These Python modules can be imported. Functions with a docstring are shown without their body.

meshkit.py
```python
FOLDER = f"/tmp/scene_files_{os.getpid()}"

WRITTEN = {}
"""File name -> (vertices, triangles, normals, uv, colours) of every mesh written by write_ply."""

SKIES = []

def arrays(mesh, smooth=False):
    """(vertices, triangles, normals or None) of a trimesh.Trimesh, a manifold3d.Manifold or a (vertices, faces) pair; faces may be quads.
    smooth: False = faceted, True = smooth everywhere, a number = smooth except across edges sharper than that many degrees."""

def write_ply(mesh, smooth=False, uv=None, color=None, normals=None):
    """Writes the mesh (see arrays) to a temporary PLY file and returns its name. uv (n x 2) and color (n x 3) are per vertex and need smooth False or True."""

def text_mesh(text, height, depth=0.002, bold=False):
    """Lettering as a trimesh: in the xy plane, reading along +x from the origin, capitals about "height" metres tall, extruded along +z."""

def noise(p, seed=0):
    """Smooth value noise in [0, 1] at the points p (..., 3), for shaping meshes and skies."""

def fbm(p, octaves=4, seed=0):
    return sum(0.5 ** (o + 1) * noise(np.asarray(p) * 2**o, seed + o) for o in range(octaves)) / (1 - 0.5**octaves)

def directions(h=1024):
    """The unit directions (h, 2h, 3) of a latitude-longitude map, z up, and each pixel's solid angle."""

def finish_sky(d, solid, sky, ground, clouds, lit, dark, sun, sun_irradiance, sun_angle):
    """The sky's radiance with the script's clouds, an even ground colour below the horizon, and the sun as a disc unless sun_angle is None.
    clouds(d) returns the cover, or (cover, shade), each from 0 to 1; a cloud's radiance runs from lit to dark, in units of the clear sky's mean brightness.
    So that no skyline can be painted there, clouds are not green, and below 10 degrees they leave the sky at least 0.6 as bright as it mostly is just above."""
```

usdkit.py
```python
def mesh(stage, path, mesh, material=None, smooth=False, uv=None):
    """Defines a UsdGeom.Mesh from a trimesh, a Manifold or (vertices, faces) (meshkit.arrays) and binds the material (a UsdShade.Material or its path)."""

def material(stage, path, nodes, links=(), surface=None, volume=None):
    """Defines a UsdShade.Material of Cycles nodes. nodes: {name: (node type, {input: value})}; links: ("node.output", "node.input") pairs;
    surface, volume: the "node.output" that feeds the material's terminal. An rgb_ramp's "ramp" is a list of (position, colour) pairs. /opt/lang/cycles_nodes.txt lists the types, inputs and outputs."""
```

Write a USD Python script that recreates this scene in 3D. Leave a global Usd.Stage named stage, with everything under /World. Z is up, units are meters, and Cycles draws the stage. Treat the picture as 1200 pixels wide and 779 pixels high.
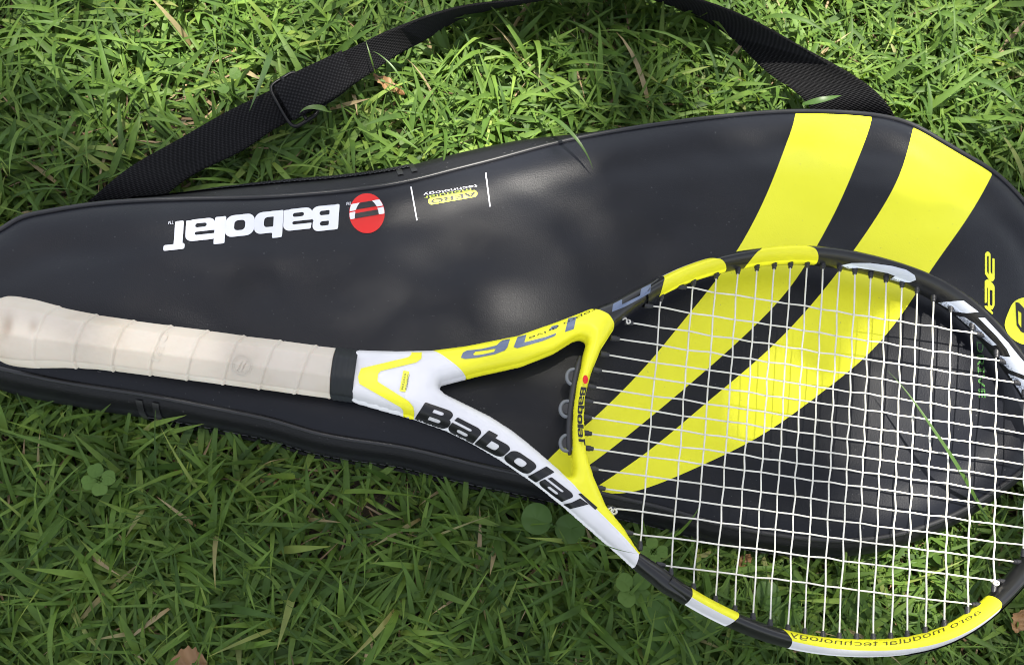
import math, random
import numpy as np
import trimesh, shapely, usdkit, meshkit
from shapely.geometry import Polygon, LineString, Point, box
from shapely import affinity
from shapely.ops import unary_union
from scipy.spatial import Delaunay, cKDTree
from scipy.ndimage import distance_transform_edt, gaussian_filter, map_coordinates
from scipy.interpolate import CubicSpline
from pxr import Usd, UsdGeom, UsdLux, UsdShade, Gf, Sdf, Vt

random.seed(7); rng = np.random.default_rng(7)
stage = Usd.Stage.CreateInMemory()
UsdGeom.SetStageUpAxis(stage, UsdGeom.Tokens.z); UsdGeom.SetStageMetersPerUnit(stage, 1.0)
UsdGeom.Xform.Define(stage, '/World'); UsdGeom.Scope.Define(stage, '/World/Looks')

# ------------------------------------------------------------------ camera, sky, sun, exposure
ZR = 0.072                                   # height of the racket's mid plane above the soil
CAM = np.array([-0.25224, -0.15888, 0.50842 + ZR])
FPX, CXP, CYP = 1004.81, 600.0, 592.13       # focal length and principal point in photograph pixels
rv = np.array([0.172321709, -0.110741728, 0.121222666])
th = np.linalg.norm(rv); k = rv / th
K = np.array([[0, -k[2], k[1]], [k[2], 0, -k[0]], [-k[1], k[0], 0]])
RC = np.eye(3) + math.sin(th) * K + (1 - math.cos(th)) * K @ K          # columns: camera right, up, back
EXPOSURE = 1.8
cam = UsdGeom.Camera.Define(stage, '/World/camera')
m4 = np.eye(4); m4[:3, :3] = RC.T; m4[3, :3] = CAM
cam.AddTransformOp().Set(Gf.Matrix4d(*m4.ravel().tolist()))
cam.CreateHorizontalApertureAttr(36.0); cam.CreateVerticalApertureAttr(36.0 * 664 / 1024)
cam.CreateFocalLengthAttr(36.0 * FPX / 1200)
cam.CreateVerticalApertureOffsetAttr((CYP - 389.5) * 36.0 / 1200); cam.CreateHorizontalApertureOffsetAttr(0.0)
cam.CreateFStopAttr(14.0); cam.CreateFocusDistanceAttr(0.53)      # a phone lens: everything nearly sharp
cam.CreateClippingRangeAttr(Gf.Vec2f(0.02, 500)); cam.CreateExposureAttr(EXPOSURE)

SUN = np.array([-0.03, 0.24, 0.97]); SUN /= np.linalg.norm(SUN)
usdkit.material(stage, '/World/Looks/sky', {
    's': ('sky_texture', {'sky_type': 'single_scattering', 'sun_disc': False, 'sun_elevation': math.asin(SUN[2]), 'sun_rotation': math.atan2(SUN[0], SUN[1])}),
    'h': ('hsv', {'saturation': 0.42}), 'w': ('mix_color', {'blend_type': 'multiply', 'fac': 1.0, 'b': (1.03, 1.0, .98), 'use_clamp': False}),      # a bright hazy tropical sky, almost white
    'b': ('background_shader', {'strength': 0.105})}, [('s.color', 'h.color'), ('h.color', 'w.a'), ('w.result', 'b.color')], surface='b.background')
dome = UsdLux.DomeLight.Define(stage, '/World/sky')
UsdShade.MaterialBindingAPI.Apply(dome.GetPrim()).Bind(UsdShade.Material.Get(stage, '/World/Looks/sky'))
sun = UsdLux.DistantLight.Define(stage, '/World/sun')
sun.CreateNormalizeAttr(True); sun.CreateIntensityAttr(1.2); sun.CreateAngleAttr(0.5); sun.CreateColorAttr(Gf.Vec3f(1.0, 0.95, 0.86))
xs = np.cross([0, 1, 0], SUN); xs /= np.linalg.norm(xs); ys = np.cross(SUN, xs)
m4 = np.eye(4); m4[0, :3], m4[1, :3], m4[2, :3] = xs, ys, SUN
sun.AddTransformOp().Set(Gf.Matrix4d(*m4.ravel().tolist()))

# ------------------------------------------------------------------ helpers
used = {}
def numbered(parent, name):
    n = used.get((parent, name), -1) + 1; used[(parent, name)] = n
    return f'{parent}/{name}' + (f'_{n:03d}' if n else '')
def tag(p, label=None, cat=None, group=None, kind=None):
    p = p.GetPrim() if hasattr(p, 'GetPrim') else p
    for a, b in (('label', label), ('category', cat), ('group', group), ('kind', kind)):
        if b: p.SetCustomDataByKey(a, b)
    return p
ORIG = {}
def thing(name, at, label, cat, group=None):
    path = numbered('/World', name); x = UsdGeom.Xform.Define(stage, path)
    x.AddTranslateOp().Set(Gf.Vec3d(*map(float, at))); ORIG[path] = np.array(at, float)
    return tag(x, label, cat, group)
def arr(m):
    if isinstance(m, tuple): return np.asarray(m[0], float), np.asarray(m[1], int)
    if hasattr(m, 'to_mesh'):
        q = m.to_mesh(); return np.array(q.vert_properties[:, :3], float), np.array(q.tri_verts)
    return np.array(m.vertices), np.array(m.faces)
def obj(name, m, mat, parent=None, smooth=35, uv=None, label=None):
    """One Mesh prim; m is in world coordinates, the parent thing's base is subtracted."""
    pp = str(parent.GetPath()) if parent is not None else '/World'
    path = numbered(pp, name)
    o = next((ORIG[q] for q in ORIG if pp == q or pp.startswith(q + '/')), np.zeros(3))
    v, f = arr(m)
    if f.shape[1] == 4: f = np.vstack([f[:, [0, 1, 2]], f[:, [0, 2, 3]]])
    if len(np.unique(f)) < len(v):                # no loose points
        ids, inv = np.unique(f, return_inverse=True); v, f = v[ids], inv.reshape(-1, 3)
    g = usdkit.mesh(stage, path, trimesh.Trimesh(v - o, f, process=False), M[mat], smooth=smooth, uv=uv)
    if label: tag(g, label)
    return g.GetPrim()
def cat_(ms):
    vs, fs, n = [], [], 0
    for m in ms:
        v, f = arr(m)
        if f.shape[1] == 4: f = np.vstack([f[:, [0, 1, 2]], f[:, [0, 2, 3]]])
        vs.append(v); fs.append(f + n); n += len(v)
    return np.vstack(vs), np.vstack(fs)
def ray(p):
    p = np.atleast_2d(np.asarray(p, float))
    return np.stack([(p[:, 0] - CXP) / FPX, -(p[:, 1] - CYP) / FPX, -np.ones(len(p))], 1) @ RC.T
def at(p, z):
    """Points of the photograph as points of the place, at height z (number or one per point)."""
    d = ray(p); t = (np.asarray(z, float) - CAM[2]) / d[:, 2]
    return CAM + d * t[:, None]
def hit(p, H, z1, z0, n=90, mask=False):
    """Where the lines of sight through photograph points meet the height field H."""
    d = ray(p); zs = np.linspace(z1, z0, n)
    out = at(p, z0); done = np.zeros(len(d), bool); pg = None
    for z in zs:
        q = CAM + d * ((z - CAM[2]) / d[:, 2])[:, None]
        g = q[:, 2] - H(q[:, 0], q[:, 1])
        new = ~done & (g <= 0)
        if pg is not None:
            a = np.where(new, pg / np.maximum(pg - g, 1e-9), 1)[:, None]
            out = np.where(new[:, None], pq + (q - pq) * a, out)
        else: out = np.where(new[:, None], q, out)
        done |= new; pg, pq = g, q
    return (out, done) if mask else out
def spline(pts, n=None, closed=False, step=None):
    p = np.asarray(pts, float)
    if closed: p = np.vstack([p, p[:1]])
    s = np.r_[0, np.cumsum(np.linalg.norm(np.diff(p, axis=0), axis=1))]
    c = CubicSpline(s, p, bc_type='periodic' if closed else 'natural')
    n = n or max(4, int(s[-1] / step))
    t = np.linspace(0, s[-1], n, endpoint=not closed)
    return c(t)
def rs(line, step):
    """Even resampling of a polyline."""
    line = np.asarray(line, float); s = np.r_[0, np.cumsum(np.linalg.norm(np.diff(line, axis=0), axis=1))]
    t = np.linspace(0, s[-1], max(2, int(round(s[-1] / step)) + 1))
    return np.stack([np.interp(t, s, line[:, i]) for i in range(line.shape[1])], 1)
def tri_poly(poly, cell, edge=None):
    """A plane polygon as an even triangle mesh."""
    if poly.is_empty: return np.zeros((0, 2)), np.zeros((0, 3), int)
    V, F, n = [], [], 0
    for g in getattr(poly, 'geoms', [poly]):
        if g.geom_type != 'Polygon' or g.area < 1e-12: continue
        b = []
        for r in [g.exterior, *g.interiors]: b.append(rs(np.array(r.coords), edge or cell * .6)[:-1])
        b = np.vstack(b); x0, y0, x1, y1 = g.bounds
        gx, gy = np.meshgrid(np.arange(x0, x1, cell), np.arange(y0, y1, cell * .866)); gx = gx + (np.arange(len(gx)) % 2)[:, None] * cell / 2
        q = np.stack([gx.ravel(), gy.ravel()], 1)
        inside = shapely.contains_xy(g.buffer(-cell * .35), q[:, 0], q[:, 1]); q = np.vstack([b, q[inside]])
        q += 0
        t = Delaunay(q).simplices; c = q[t].mean(1)
        a = np.cross(q[t[:, 1]] - q[t[:, 0]], q[t[:, 2]] - q[t[:, 0]])
        ok = shapely.contains_xy(g, c[:, 0], c[:, 1]) & (abs(a) > 1e-14)
        t = t[ok]; a = a[ok]; t[a < 0] = t[a < 0][:, ::-1]
        V.append(q); F.append(t + n); n += len(q)
    return (np.vstack(V), np.vstack(F)) if V else (np.zeros((0, 2)), np.zeros((0, 3), int))
def tube(path, r, sides=8, closed=False, caps=True, up=(0, 0, 1)):
    p = np.asarray(path, float); n = len(p); r = np.broadcast_to(np.asarray(r, float), n)
    t = np.gradient(p, axis=0) if not closed else np.roll(p, -1, 0) - np.roll(p, 1, 0)
    t /= np.linalg.norm(t, axis=1)[:, None]
    u = np.cross(np.asarray(up, float), t); bad = np.linalg.norm(u, axis=1) < 1e-3; u[bad] = np.cross([1, 0, .01], t[bad]); u /= np.linalg.norm(u, axis=1)[:, None]
    w = np.cross(t, u); a = np.linspace(0, 2 * np.pi, sides, endpoint=False)
    v = (p[:, None] + r[:, None, None] * (np.cos(a)[None, :, None] * u[:, None] + np.sin(a)[None, :, None] * w[:, None])).reshape(-1, 3)
    f = []
    for i in range(n if closed else n - 1):
        j = (i + 1) % n
        for q in range(sides):
            q2 = (q + 1) % sides; f.append((i * sides + q, i * sides + q2, j * sides + q2, j * sides + q))
    f = np.array(f); f = np.vstack([f[:, [0, 1, 2]], f[:, [0, 2, 3]]])
    if caps and not closed:
        e = [(0, q + 1, q) for q in range(1, sides - 1)] + [((n - 1) * sides, (n - 1) * sides + q, (n - 1) * sides + q + 1) for q in range(1, sides - 1)]
        f = np.vstack([f, e])
    return v, f
def grid_faces(n, m, close_n=False, close_m=False):
    i, j = np.meshgrid(np.arange(n if close_n else n - 1), np.arange(m if close_m else m - 1), indexing='ij')
    i, j = i.ravel(), j.ravel(); a = i * m + j; b = ((i + 1) % n) * m + j; c = ((i + 1) % n) * m + (j + 1) % m; d = i * m + (j + 1) % m
    return np.vstack([np.stack([a, b, c], 1), np.stack([a, c, d], 1)])
def drape(poly, H, z1, z0, off, cell, tri=None):
    """Flat print on a surface: polygon in photograph points, laid on height field H and raised by off."""
    v, f = tri if tri is not None else tri_poly(poly, cell)
    q, ok = hit(v, H, z1, z0, 90, True); f = f[ok[f].all(1)]; d = -ray(v); d /= np.linalg.norm(d, axis=1)[:, None]
    q = q + d * off
    a = np.cross(q[f[:, 1]] - q[f[:, 0]], q[f[:, 2]] - q[f[:, 0]])[:, 2]; f = f.copy(); f[a < 0] = f[a < 0][:, ::-1]
    return q, f
def text_tri(s, bold=False):
    """Lettering as plane triangles: width 0..w, capitals 1 high."""
    m = meshkit.text_mesh(s, 1.0, .1, bold); v, f = np.array(m.vertices), np.array(m.faces)
    top = (np.abs(v[f][:, :, 2] - v[:, 2].max()) < 1e-6).all(1); f = f[top]; ids, inv = np.unique(f.ravel(), return_inverse=True)
    return v[ids][:, :2], inv.reshape(-1, 3)
def along(curve, uv, up=None, flip=1):
    """uv (distance along, height) laid along a curve in photograph points; up: fixed up vector per unit of height or None for the curve's own normal times flip."""
    c = np.asarray(curve, float); s = np.r_[0, np.cumsum(np.linalg.norm(np.diff(c, axis=0), axis=1))]
    P = np.stack([np.interp(uv[:, 0], s, c[:, i]) for i in (0, 1)], 1)
    T = np.stack([np.interp(uv[:, 0] + .5, s, c[:, i]) - np.interp(uv[:, 0] - .5, s, c[:, i]) for i in (0, 1)], 1); T /= np.linalg.norm(T, axis=1)[:, None] + 1e-9
    N = np.stack([T[:, 1], -T[:, 0]], 1) * flip if up is None else np.broadcast_to(up, T.shape)
    return P + N * uv[:, 1:2]
def smooth01(x): x = np.clip(x, 0, 1); return x * x * (3 - 2 * x)

# ------------------------------------------------------------------ materials
M = {}
def mat(name, nodes, links, surface='p.BSDF'):
    M[name] = usdkit.material(stage, '/World/Looks/' + name, nodes, links, surface=surface)
def plain(name, col, rough=.5, spec=.5, bump=None, var=.12, scale=40, coat=0, metallic=0):
    """bump: (noise scale, distance)"""
    lo, hi = [c * (1 - var) for c in col], [min(1, c * (1 + var)) for c in col]
    n = {'g': ('geometry', {}), 'n': ('noise_texture', {'scale': scale, 'detail': 5}), 'r': ('rgb_ramp', {'ramp': [(.3, lo), (.7, hi)]}),
         'm': ('map_range', {'from_min': .3, 'from_max': .7, 'to_min': rough * .85, 'to_max': min(1, rough * 1.15)}),
         'p': ('principled_bsdf', {'roughness': rough, 'specular_ior_level': spec, 'coat_weight': coat, 'coat_roughness': .12, 'metallic': metallic})}
    l = [('g.position', 'n.vector'), ('n.fac', 'r.fac'), ('r.color', 'p.base_color'), ('n.fac', 'm.value'), ('m.result', 'p.roughness')]
    if bump:
        n['b'] = ('noise_texture', {'scale': bump[0], 'detail': 3}); n['u'] = ('bump', {'strength': 1.0, 'distance': bump[1]})
        l += [('g.position', 'b.vector'), ('b.fac', 'u.height'), ('u.normal', 'p.normal')]
    mat(name, n, l)
def vinyl(name, col, rough, grain, spec):
    """Soft coated vinyl: fine leather grain, faint scuffs and dust specks."""
    mat(name, {'g': ('geometry', {}), 'v': ('voronoi_texture', {'scale': 1100}), 'n2': ('noise_texture', {'scale': 14, 'detail': 6}),
               'w': ('noise_texture', {'scale': 260, 'detail': 2}), 'd': ('noise_texture', {'scale': 700, 'detail': 0}),
               'mh': ('math', {'math_type': 'multiply_add', 'value2': .6}),
               'rr': ('map_range', {'from_min': .3, 'from_max': .7, 'to_min': rough - .05, 'to_max': rough + .09}),
               'dr': ('rgb_ramp', {'ramp': [(.0, col), (.83, col), (.87, [c * .6 + .05 for c in col]), (1, [c * .6 + .06 for c in col])]}),
               'u': ('bump', {'strength': 1.0, 'distance': grain}), 'p': ('principled_bsdf', {'specular_ior_level': spec})},
        [('g.position', 'v.vector'), ('g.position', 'n2.vector'), ('g.position', 'w.vector'), ('g.position', 'd.vector'), ('w.fac', 'mh.value1'), ('v.distance', 'mh.value3'),
         ('mh.value', 'u.height'), ('n2.fac', 'rr.value'), ('rr.result', 'p.roughness'), ('d.fac', 'dr.fac'), ('dr.color', 'p.base_color'), ('u.normal', 'p.normal')])
vinyl('black_vinyl', (.0030, .0037, .0064), .39, .00006, .26)
vinyl('black_vinyl_side', (.0038, .0039, .0048), .42, .00008, .24)
vinyl('yellow_vinyl', (.73, .71, .018), .42, .00005, .35)
plain('print_white', (.66, .66, .68), .35, var=.03)
plain('print_yellow', (.76, .75, .02), .38, var=.03)
plain('print_red', (.60, .014, .011), .5, .3, var=.04)
plain('print_black', (.010, .010, .011), .35, .3, var=.05)
plain('print_green', (.055, .17, .035), .4, var=.05)
plain('print_lime', (.42, .55, .05), .4, var=.05)
plain('print_grey', (.10, .13, .20), .3, var=.05)
plain('print_pale', (.55, .58, .64), .3, var=.05)
plain('print_olive', (.09, .08, .01), .4, var=.05)
plain('paint_white', (.62, .61, .61), .38, .35, var=.04)
plain('paint_yellow', (.76, .72, .022), .38, .35, var=.05)
plain('paint_black', (.009, .009, .009), .27, .35, var=.2, coat=.15, bump=(300, .00002))
plain('bumper_black', (.011, .011, .012), .5, .3, var=.3, bump=(900, .0001))
plain('grommet_grey', (.022, .022, .024), .45, .4)
plain('grommet_pale', (.13, .14, .15), .4)
plain('string_white', (.60, .58, .51), .38, var=.1, scale=90)
plain('piping_black', (.012, .012, .013), .33, .4)
plain('rubber_black', (.011, .013, .014), .5, .3, bump=(400, .00005))
plain('zip_black', (.009, .009, .010), .5, .3)
plain('buckle_black', (.003, .003, .0035), .35, .22)
# grip: pale worn synthetic tape with dirty patches
mat('grip_tape', {'g': ('geometry', {}), 'n': ('noise_texture', {'scale': 26, 'detail': 6, 'roughness': .6}), 'r': ('rgb_ramp', {'ramp': [(.25, (.45, .385, .295)), (.45, (.53, .465, .375)), (.7, (.57, .51, .425))]}),
                  'a': ('attribute', {'attribute': 'dirt'}), 'mx': ('mix_color', {'b': (.30, .22, .15)}),
                  'b': ('noise_texture', {'scale': 900, 'detail': 2}), 'u': ('bump', {'strength': 1, 'distance': .00006}), 'p': ('principled_bsdf', {'roughness': .62, 'specular_ior_level': .35, 'subsurface_weight': .08, 'subsurface_scale': .002})},
    [('g.position', 'n.vector'), ('n.fac', 'r.fac'), ('r.color', 'mx.a'), ('a.fac', 'mx.fac'), ('mx.result', 'p.base_color'), ('g.position', 'b.vector'), ('b.fac', 'u.height'), ('u.normal', 'p.normal')])
# webbing: plain weave from the strap's own length and width coordinates (metres)
def weave(name, su, sv, col, hi):
    mat(name, {'t': ('texture_coordinate', {}), 'm': ('mapping', {'scale': (su, sv, 1)}), 'x': ('separate_xyz', {}),
               'a': ('math', {'math_type': 'sine'}), 'b': ('math', {'math_type': 'sine'}), 'c': ('math', {'math_type': 'multiply'}), 'h': ('map_range', {'from_min': -1, 'from_max': 1}),
               'r': ('rgb_ramp', {'ramp': [(.45, col), (.95, hi)]}), 'u': ('bump', {'strength': 1, 'distance': .0007}), 'p': ('principled_bsdf', {'roughness': .75, 'specular_ior_level': .10})},
        [('t.UV', 'm.vector'), ('m.vector', 'x.vector'), ('x.x', 'a.value1'), ('x.y', 'b.value1'), ('a.value', 'c.value1'), ('b.value', 'c.value2'), ('c.value', 'h.value'),
         ('h.result', 'r.fac'), ('h.result', 'u.height'), ('r.color', 'p.base_color'), ('u.normal', 'p.normal')])
weave('webbing', 2 * math.pi / .0032, 2 * math.pi / .0028, (.0025, .0025, .003), (.015, .015, .016))
weave('knit_tape', 2 * math.pi / .0034, 2 * math.pi / .0034, (.004, .004, .005), (.055, .055, .06))
plain('soil', (.055, .043, .028), .9, var=.5, scale=60, bump=(150, .004))
def leafmat(name, stops, rough=.42, trans=.35, tr=(1.25, 1.2, .6)):
    mat(name, {'g': ('geometry', {}), 'o': ('object_info', {}), 'ad': ('math', {'math_type': 'add'}), 'fr': ('math', {'math_type': 'fraction'}), 'r': ('rgb_ramp', {'ramp': stops}),
               'n': ('noise_texture', {'scale': 18, 'detail': 3}), 'nr': ('map_range', {'from_min': .3, 'from_max': .7, 'to_min': .75, 'to_max': 1.2}), 'mu': ('mix_color', {'blend_type': 'multiply', 'fac': 1.0, 'use_clamp': False}),
               'p': ('principled_bsdf', {'roughness': rough, 'specular_ior_level': .45}), 'tc': ('mix_color', {'blend_type': 'multiply', 'fac': 1.0, 'b': tr}), 't': ('translucent_bsdf', {}), 'x': ('mix_closure', {'fac': trans})},
        [('g.random_per_island', 'ad.value1'), ('o.random', 'ad.value2'), ('ad.value', 'fr.value1'), ('fr.value', 'r.fac'), ('g.position', 'n.vector'), ('n.fac', 'nr.value'), ('r.color', 'mu.a'), ('nr.result', 'mu.b'),
         ('mu.result', 'p.base_color'), ('mu.result', 'tc.a'), ('tc.result', 't.color'), ('p.BSDF', 'x.closure1'), ('t.BSDF', 'x.closure2')], surface='x.closure')
leafmat('grass_blade', [(0, (.05, .11, .02)), (1, (.09, .16, .03))])
def grassmat(name, stops, rough, trans, tr):
    """Blade colours follow each blade's own tone; the base of a blade is paler than its tip."""
    mat(name, {'g': ('geometry', {}), 'a': ('attribute', {'attribute': 'tone'}), 'e': ('attribute', {'attribute': 'reach'}), 'r': ('rgb_ramp', {'ramp': stops}), 'er': ('rgb_ramp', {'ramp': [(0, (1.25, 1.1, .95)), (.35, (1, 1, 1)), (.85, (1, 1, 1)), (1, (1.3, 1.05, .9))]}),
               'n': ('noise_texture', {'scale': 60, 'detail': 4}), 'nr': ('map_range', {'from_min': .3, 'from_max': .7, 'to_min': .72, 'to_max': 1.25}), 'mu': ('mix_color', {'blend_type': 'multiply', 'fac': 1.0, 'use_clamp': False}), 'mu2': ('mix_color', {'blend_type': 'multiply', 'fac': 1.0, 'use_clamp': False}),
               'p': ('principled_bsdf', {'roughness': rough, 'specular_ior_level': .28}), 'tc': ('mix_color', {'blend_type': 'multiply', 'fac': 1.0, 'b': tr, 'use_clamp': False}), 't': ('translucent_bsdf', {}), 'x': ('mix_closure', {'fac': trans})},
        [('a.fac', 'r.fac'), ('e.fac', 'er.fac'), ('g.position', 'n.vector'), ('n.fac', 'nr.value'), ('r.color', 'mu.a'), ('nr.result', 'mu.b'), ('mu.result', 'mu2.a'), ('er.color', 'mu2.b'),
         ('mu2.result', 'p.base_color'), ('mu2.result', 'tc.a'), ('tc.result', 't.color'), ('p.BSDF', 'x.closure1'), ('t.BSDF', 'x.closure2')], surface='x.closure')
grassmat('lawn_blade', [(0, (.036, .078, .014)), (.2, (.060, .118, .020)), (.5, (.095, .170, .028)), (.75, (.138, .222, .040)), (.88, (.205, .27, .058)), (.93, (.20, .23, .075)), (.96, (.30, .25, .13)), (1, (.36, .28, .17))], .55, .42, (1.45, 1.3, .6))
grassmat('lawn_dry', [(0, (.10, .065, .035)), (.5, (.24, .17, .095)), (1, (.42, .32, .20))], .7, .2, (1, 1, .9))
leafmat('grass_dry', [(0, (.16, .11, .06)), (.5, (.26, .19, .10)), (1, (.36, .27, .15))], .7, .2)
leafmat('clover_leaf', [(0, (.075, .15, .02)), (1, (.11, .20, .03))], .65, .35)
leafmat('weed_leaf', [(0, (.055, .125, .018)), (1, (.075, .155, .025))], .6, .35)
leafmat('dry_leaf', [(0, (.17, .085, .03)), (1, (.27, .155, .07))], .6, .2, (1.1, 1, .8))
leafmat('tree_leaf', [(0, (.035, .085, .02)), (1, (.06, .13, .03))], .45, .3)
plain('bark', (.10, .075, .055), .85, var=.4, scale=30, bump=(60, .01))

# ------------------------------------------------------------------ ground
g = obj('ground', (np.array([[-60, -60, 0], [60, -60, 0], [60, 60, 0], [-60, 60, 0]], float), np.array([[0, 1, 2], [0, 2, 3]])), 'soil', smooth=False)
tag(g, 'dark brown soil under the lawn', 'ground', kind='structure')

# ------------------------------------------------------------------ racket bag
ZE = .046                                    # height of the piped top edge
OUT = [(0, 270), (20.8, 257.5), (52, 249), (94, 242), (146, 236.7), (187, 234.6), (250, 233), (300, 231.8), (355, 228.5), (400, 224.5), (430, 221), (480, 212.5), (530, 200), (583, 186.5), (640, 171), (700, 158), (750, 149.5), (800, 142.5), (867, 135), (933, 131), (984, 132), (1034, 137), (1067, 146), (1100, 163.6), (1134, 183.6), (1164, 202), (1200, 237),
       (1232, 280), (1252, 335), (1258, 400), (1248, 465), (1228, 512), (1200, 548), (1165, 575), (1138, 592), (1117, 603), (1088, 615), (1055, 625), (1010, 632), (960, 632), (900, 625), (840, 613), (780, 596), (700, 577), (640, 562), (600, 553), (563, 545), (513, 533), (467, 523), (413, 515), (363, 505), (323, 493), (280, 483.5), (225, 472.5), (162, 461), (75, 447.5), (20, 436), (-35, 420), (-78, 388), (-90, 345), (-62, 300), (-30, 282)]
outl = at(spline(OUT, 900, True), ZE)[:, :2]
outl = outl[::-1] if Polygon(outl).exterior.is_ccw is False else outl
NO = 900
outl = rs(np.vstack([outl, outl[:1]]), LineString(np.vstack([outl, outl[:1]])).length / NO)[:NO]
BAG = Polygon(outl)
tan = np.roll(outl, -2, 0) - np.roll(outl, 2, 0); tan /= np.linalg.norm(tan, axis=1)[:, None]
nor = np.stack([tan[:, 1], -tan[:, 0]], 1)   # outward
def raster(poly, step, pad):
    x0, y0, x1, y1 = poly.bounds; xs_ = np.arange(x0 - pad, x1 + pad, step); ys_ = np.arange(y0 - pad, y1 + pad, step)
    X, Y = np.meshgrid(xs_, ys_); ins = shapely.contains_xy(poly, X.ravel(), Y.ravel()).reshape(X.shape)
    return xs_[0], ys_[0], step, X, Y, distance_transform_edt(ins) * step
def sampler(x0, y0, step, Z):
    return lambda x, y: map_coordinates(Z, [(np.asarray(y) - y0) / step, (np.asarray(x) - x0) / step], order=1, mode='nearest')
bx0, by0, bst, BX, BY, BD = raster(BAG, .001, .03)
BD = gaussian_filter(BD, 1.2)
pn = np.stack([BX, BY, 0 * BX], -1)
wr = meshkit.fbm(pn / .10, 3, 3) - .5; wr2 = meshkit.fbm(pn / np.array([.05, .028, 1]) + 9, 2, 5) - .5
BZ = ZE - .0005 + .0095 * (1 - np.exp(-BD / .016)) - .0022 * np.exp(-((BD - .030) / .012) ** 2) + smooth01(BD / .03) * (.0085 * wr + .0026 * wr2)
def dent(px, r, a):
    c = at([px], .054)[0]
    return a * np.exp(-(((BX - c[0]) / r[0]) ** 2 + ((BY - c[1]) / r[1]) ** 2))
for px, r, a in (((312, 338), (.025, .014), -.0022), ((590, 335), (.03, .016), .0016), ((520, 300), (.05, .02), -.0016), ((385, 232), (.012, .008), -.0022), ((660, 250), (.06, .03), -.0016), ((120, 290), (.06, .02), -.0015), ((300, 300), (.08, .02), .0012)):
    BZ = BZ + dent(px, r, a) * smooth01(BD / .012)
# the grip and the shaft rest on the bag and press it in a little
BZ = np.where(BD > .004, np.minimum(BZ, .0572), BZ)
BZ = gaussian_filter(BZ, 2.0)
Hbag = sampler(bx0, by0, bst, BZ)
bag = thing('racket_bag', (*BAG.centroid.coords[0], 0), 'black vinyl racket bag with two curved yellow stripes lying under the racket', 'racket bag')
v, f = tri_poly(BAG, .0026, .0014)
obj('top_panel', (np.column_stack([v, Hbag(v[:, 0], v[:, 1])]), f), 'black_vinyl', bag, True)
# side gusset: bulges outward, more so where the photograph shows it beyond the piping
opx = np.array([[0, 0]] * NO, float)
def project(P):
    q = (np.asarray(P) - CAM) @ RC; return np.stack([CXP - FPX * q[:, 0] / q[:, 2], CYP + FPX * q[:, 1] / q[:, 2]], 1)
opx = project(np.column_stack([outl, np.full(NO, ZE)]))
top_side = nor[:, 1] > .3
bulge = np.full(NO, .007)
bulge = np.where(top_side, .007 + .0125 * np.clip(smooth01((opx[:, 0] - 180) / 120) * smooth01((700 - opx[:, 0]) / 90), 0, 1), bulge)
bulge = np.where(~top_side & (nor[:, 1] < -.3), .0085, bulge)
bulge = gaussian_filter(bulge, 12, mode='wrap')
def gus(i, t, proud=0.):
    i = np.asarray(i); t = np.asarray(t, float)
    o = bulge[i] * np.sin(np.pi * np.clip(t, 0, 1) ** .75) ** .85 + proud + .0005
    z = (ZE - .0008) * (1 - t) ** 1.15 + .001
    wv = .0012 * (meshkit.noise(np.stack([outl[i, 0] / .03, outl[i, 1] / .03, t * 2], -1), 4) - .5) * np.sin(np.pi * np.clip(t, 0, 1))
    return np.stack([outl[i, 0] + nor[i, 0] * (o + wv), outl[i, 1] + nor[i, 1] * (o + wv), z], -1)
I, T = np.meshgrid(np.arange(NO), np.linspace(0, 1, 19), indexing='ij')
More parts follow.
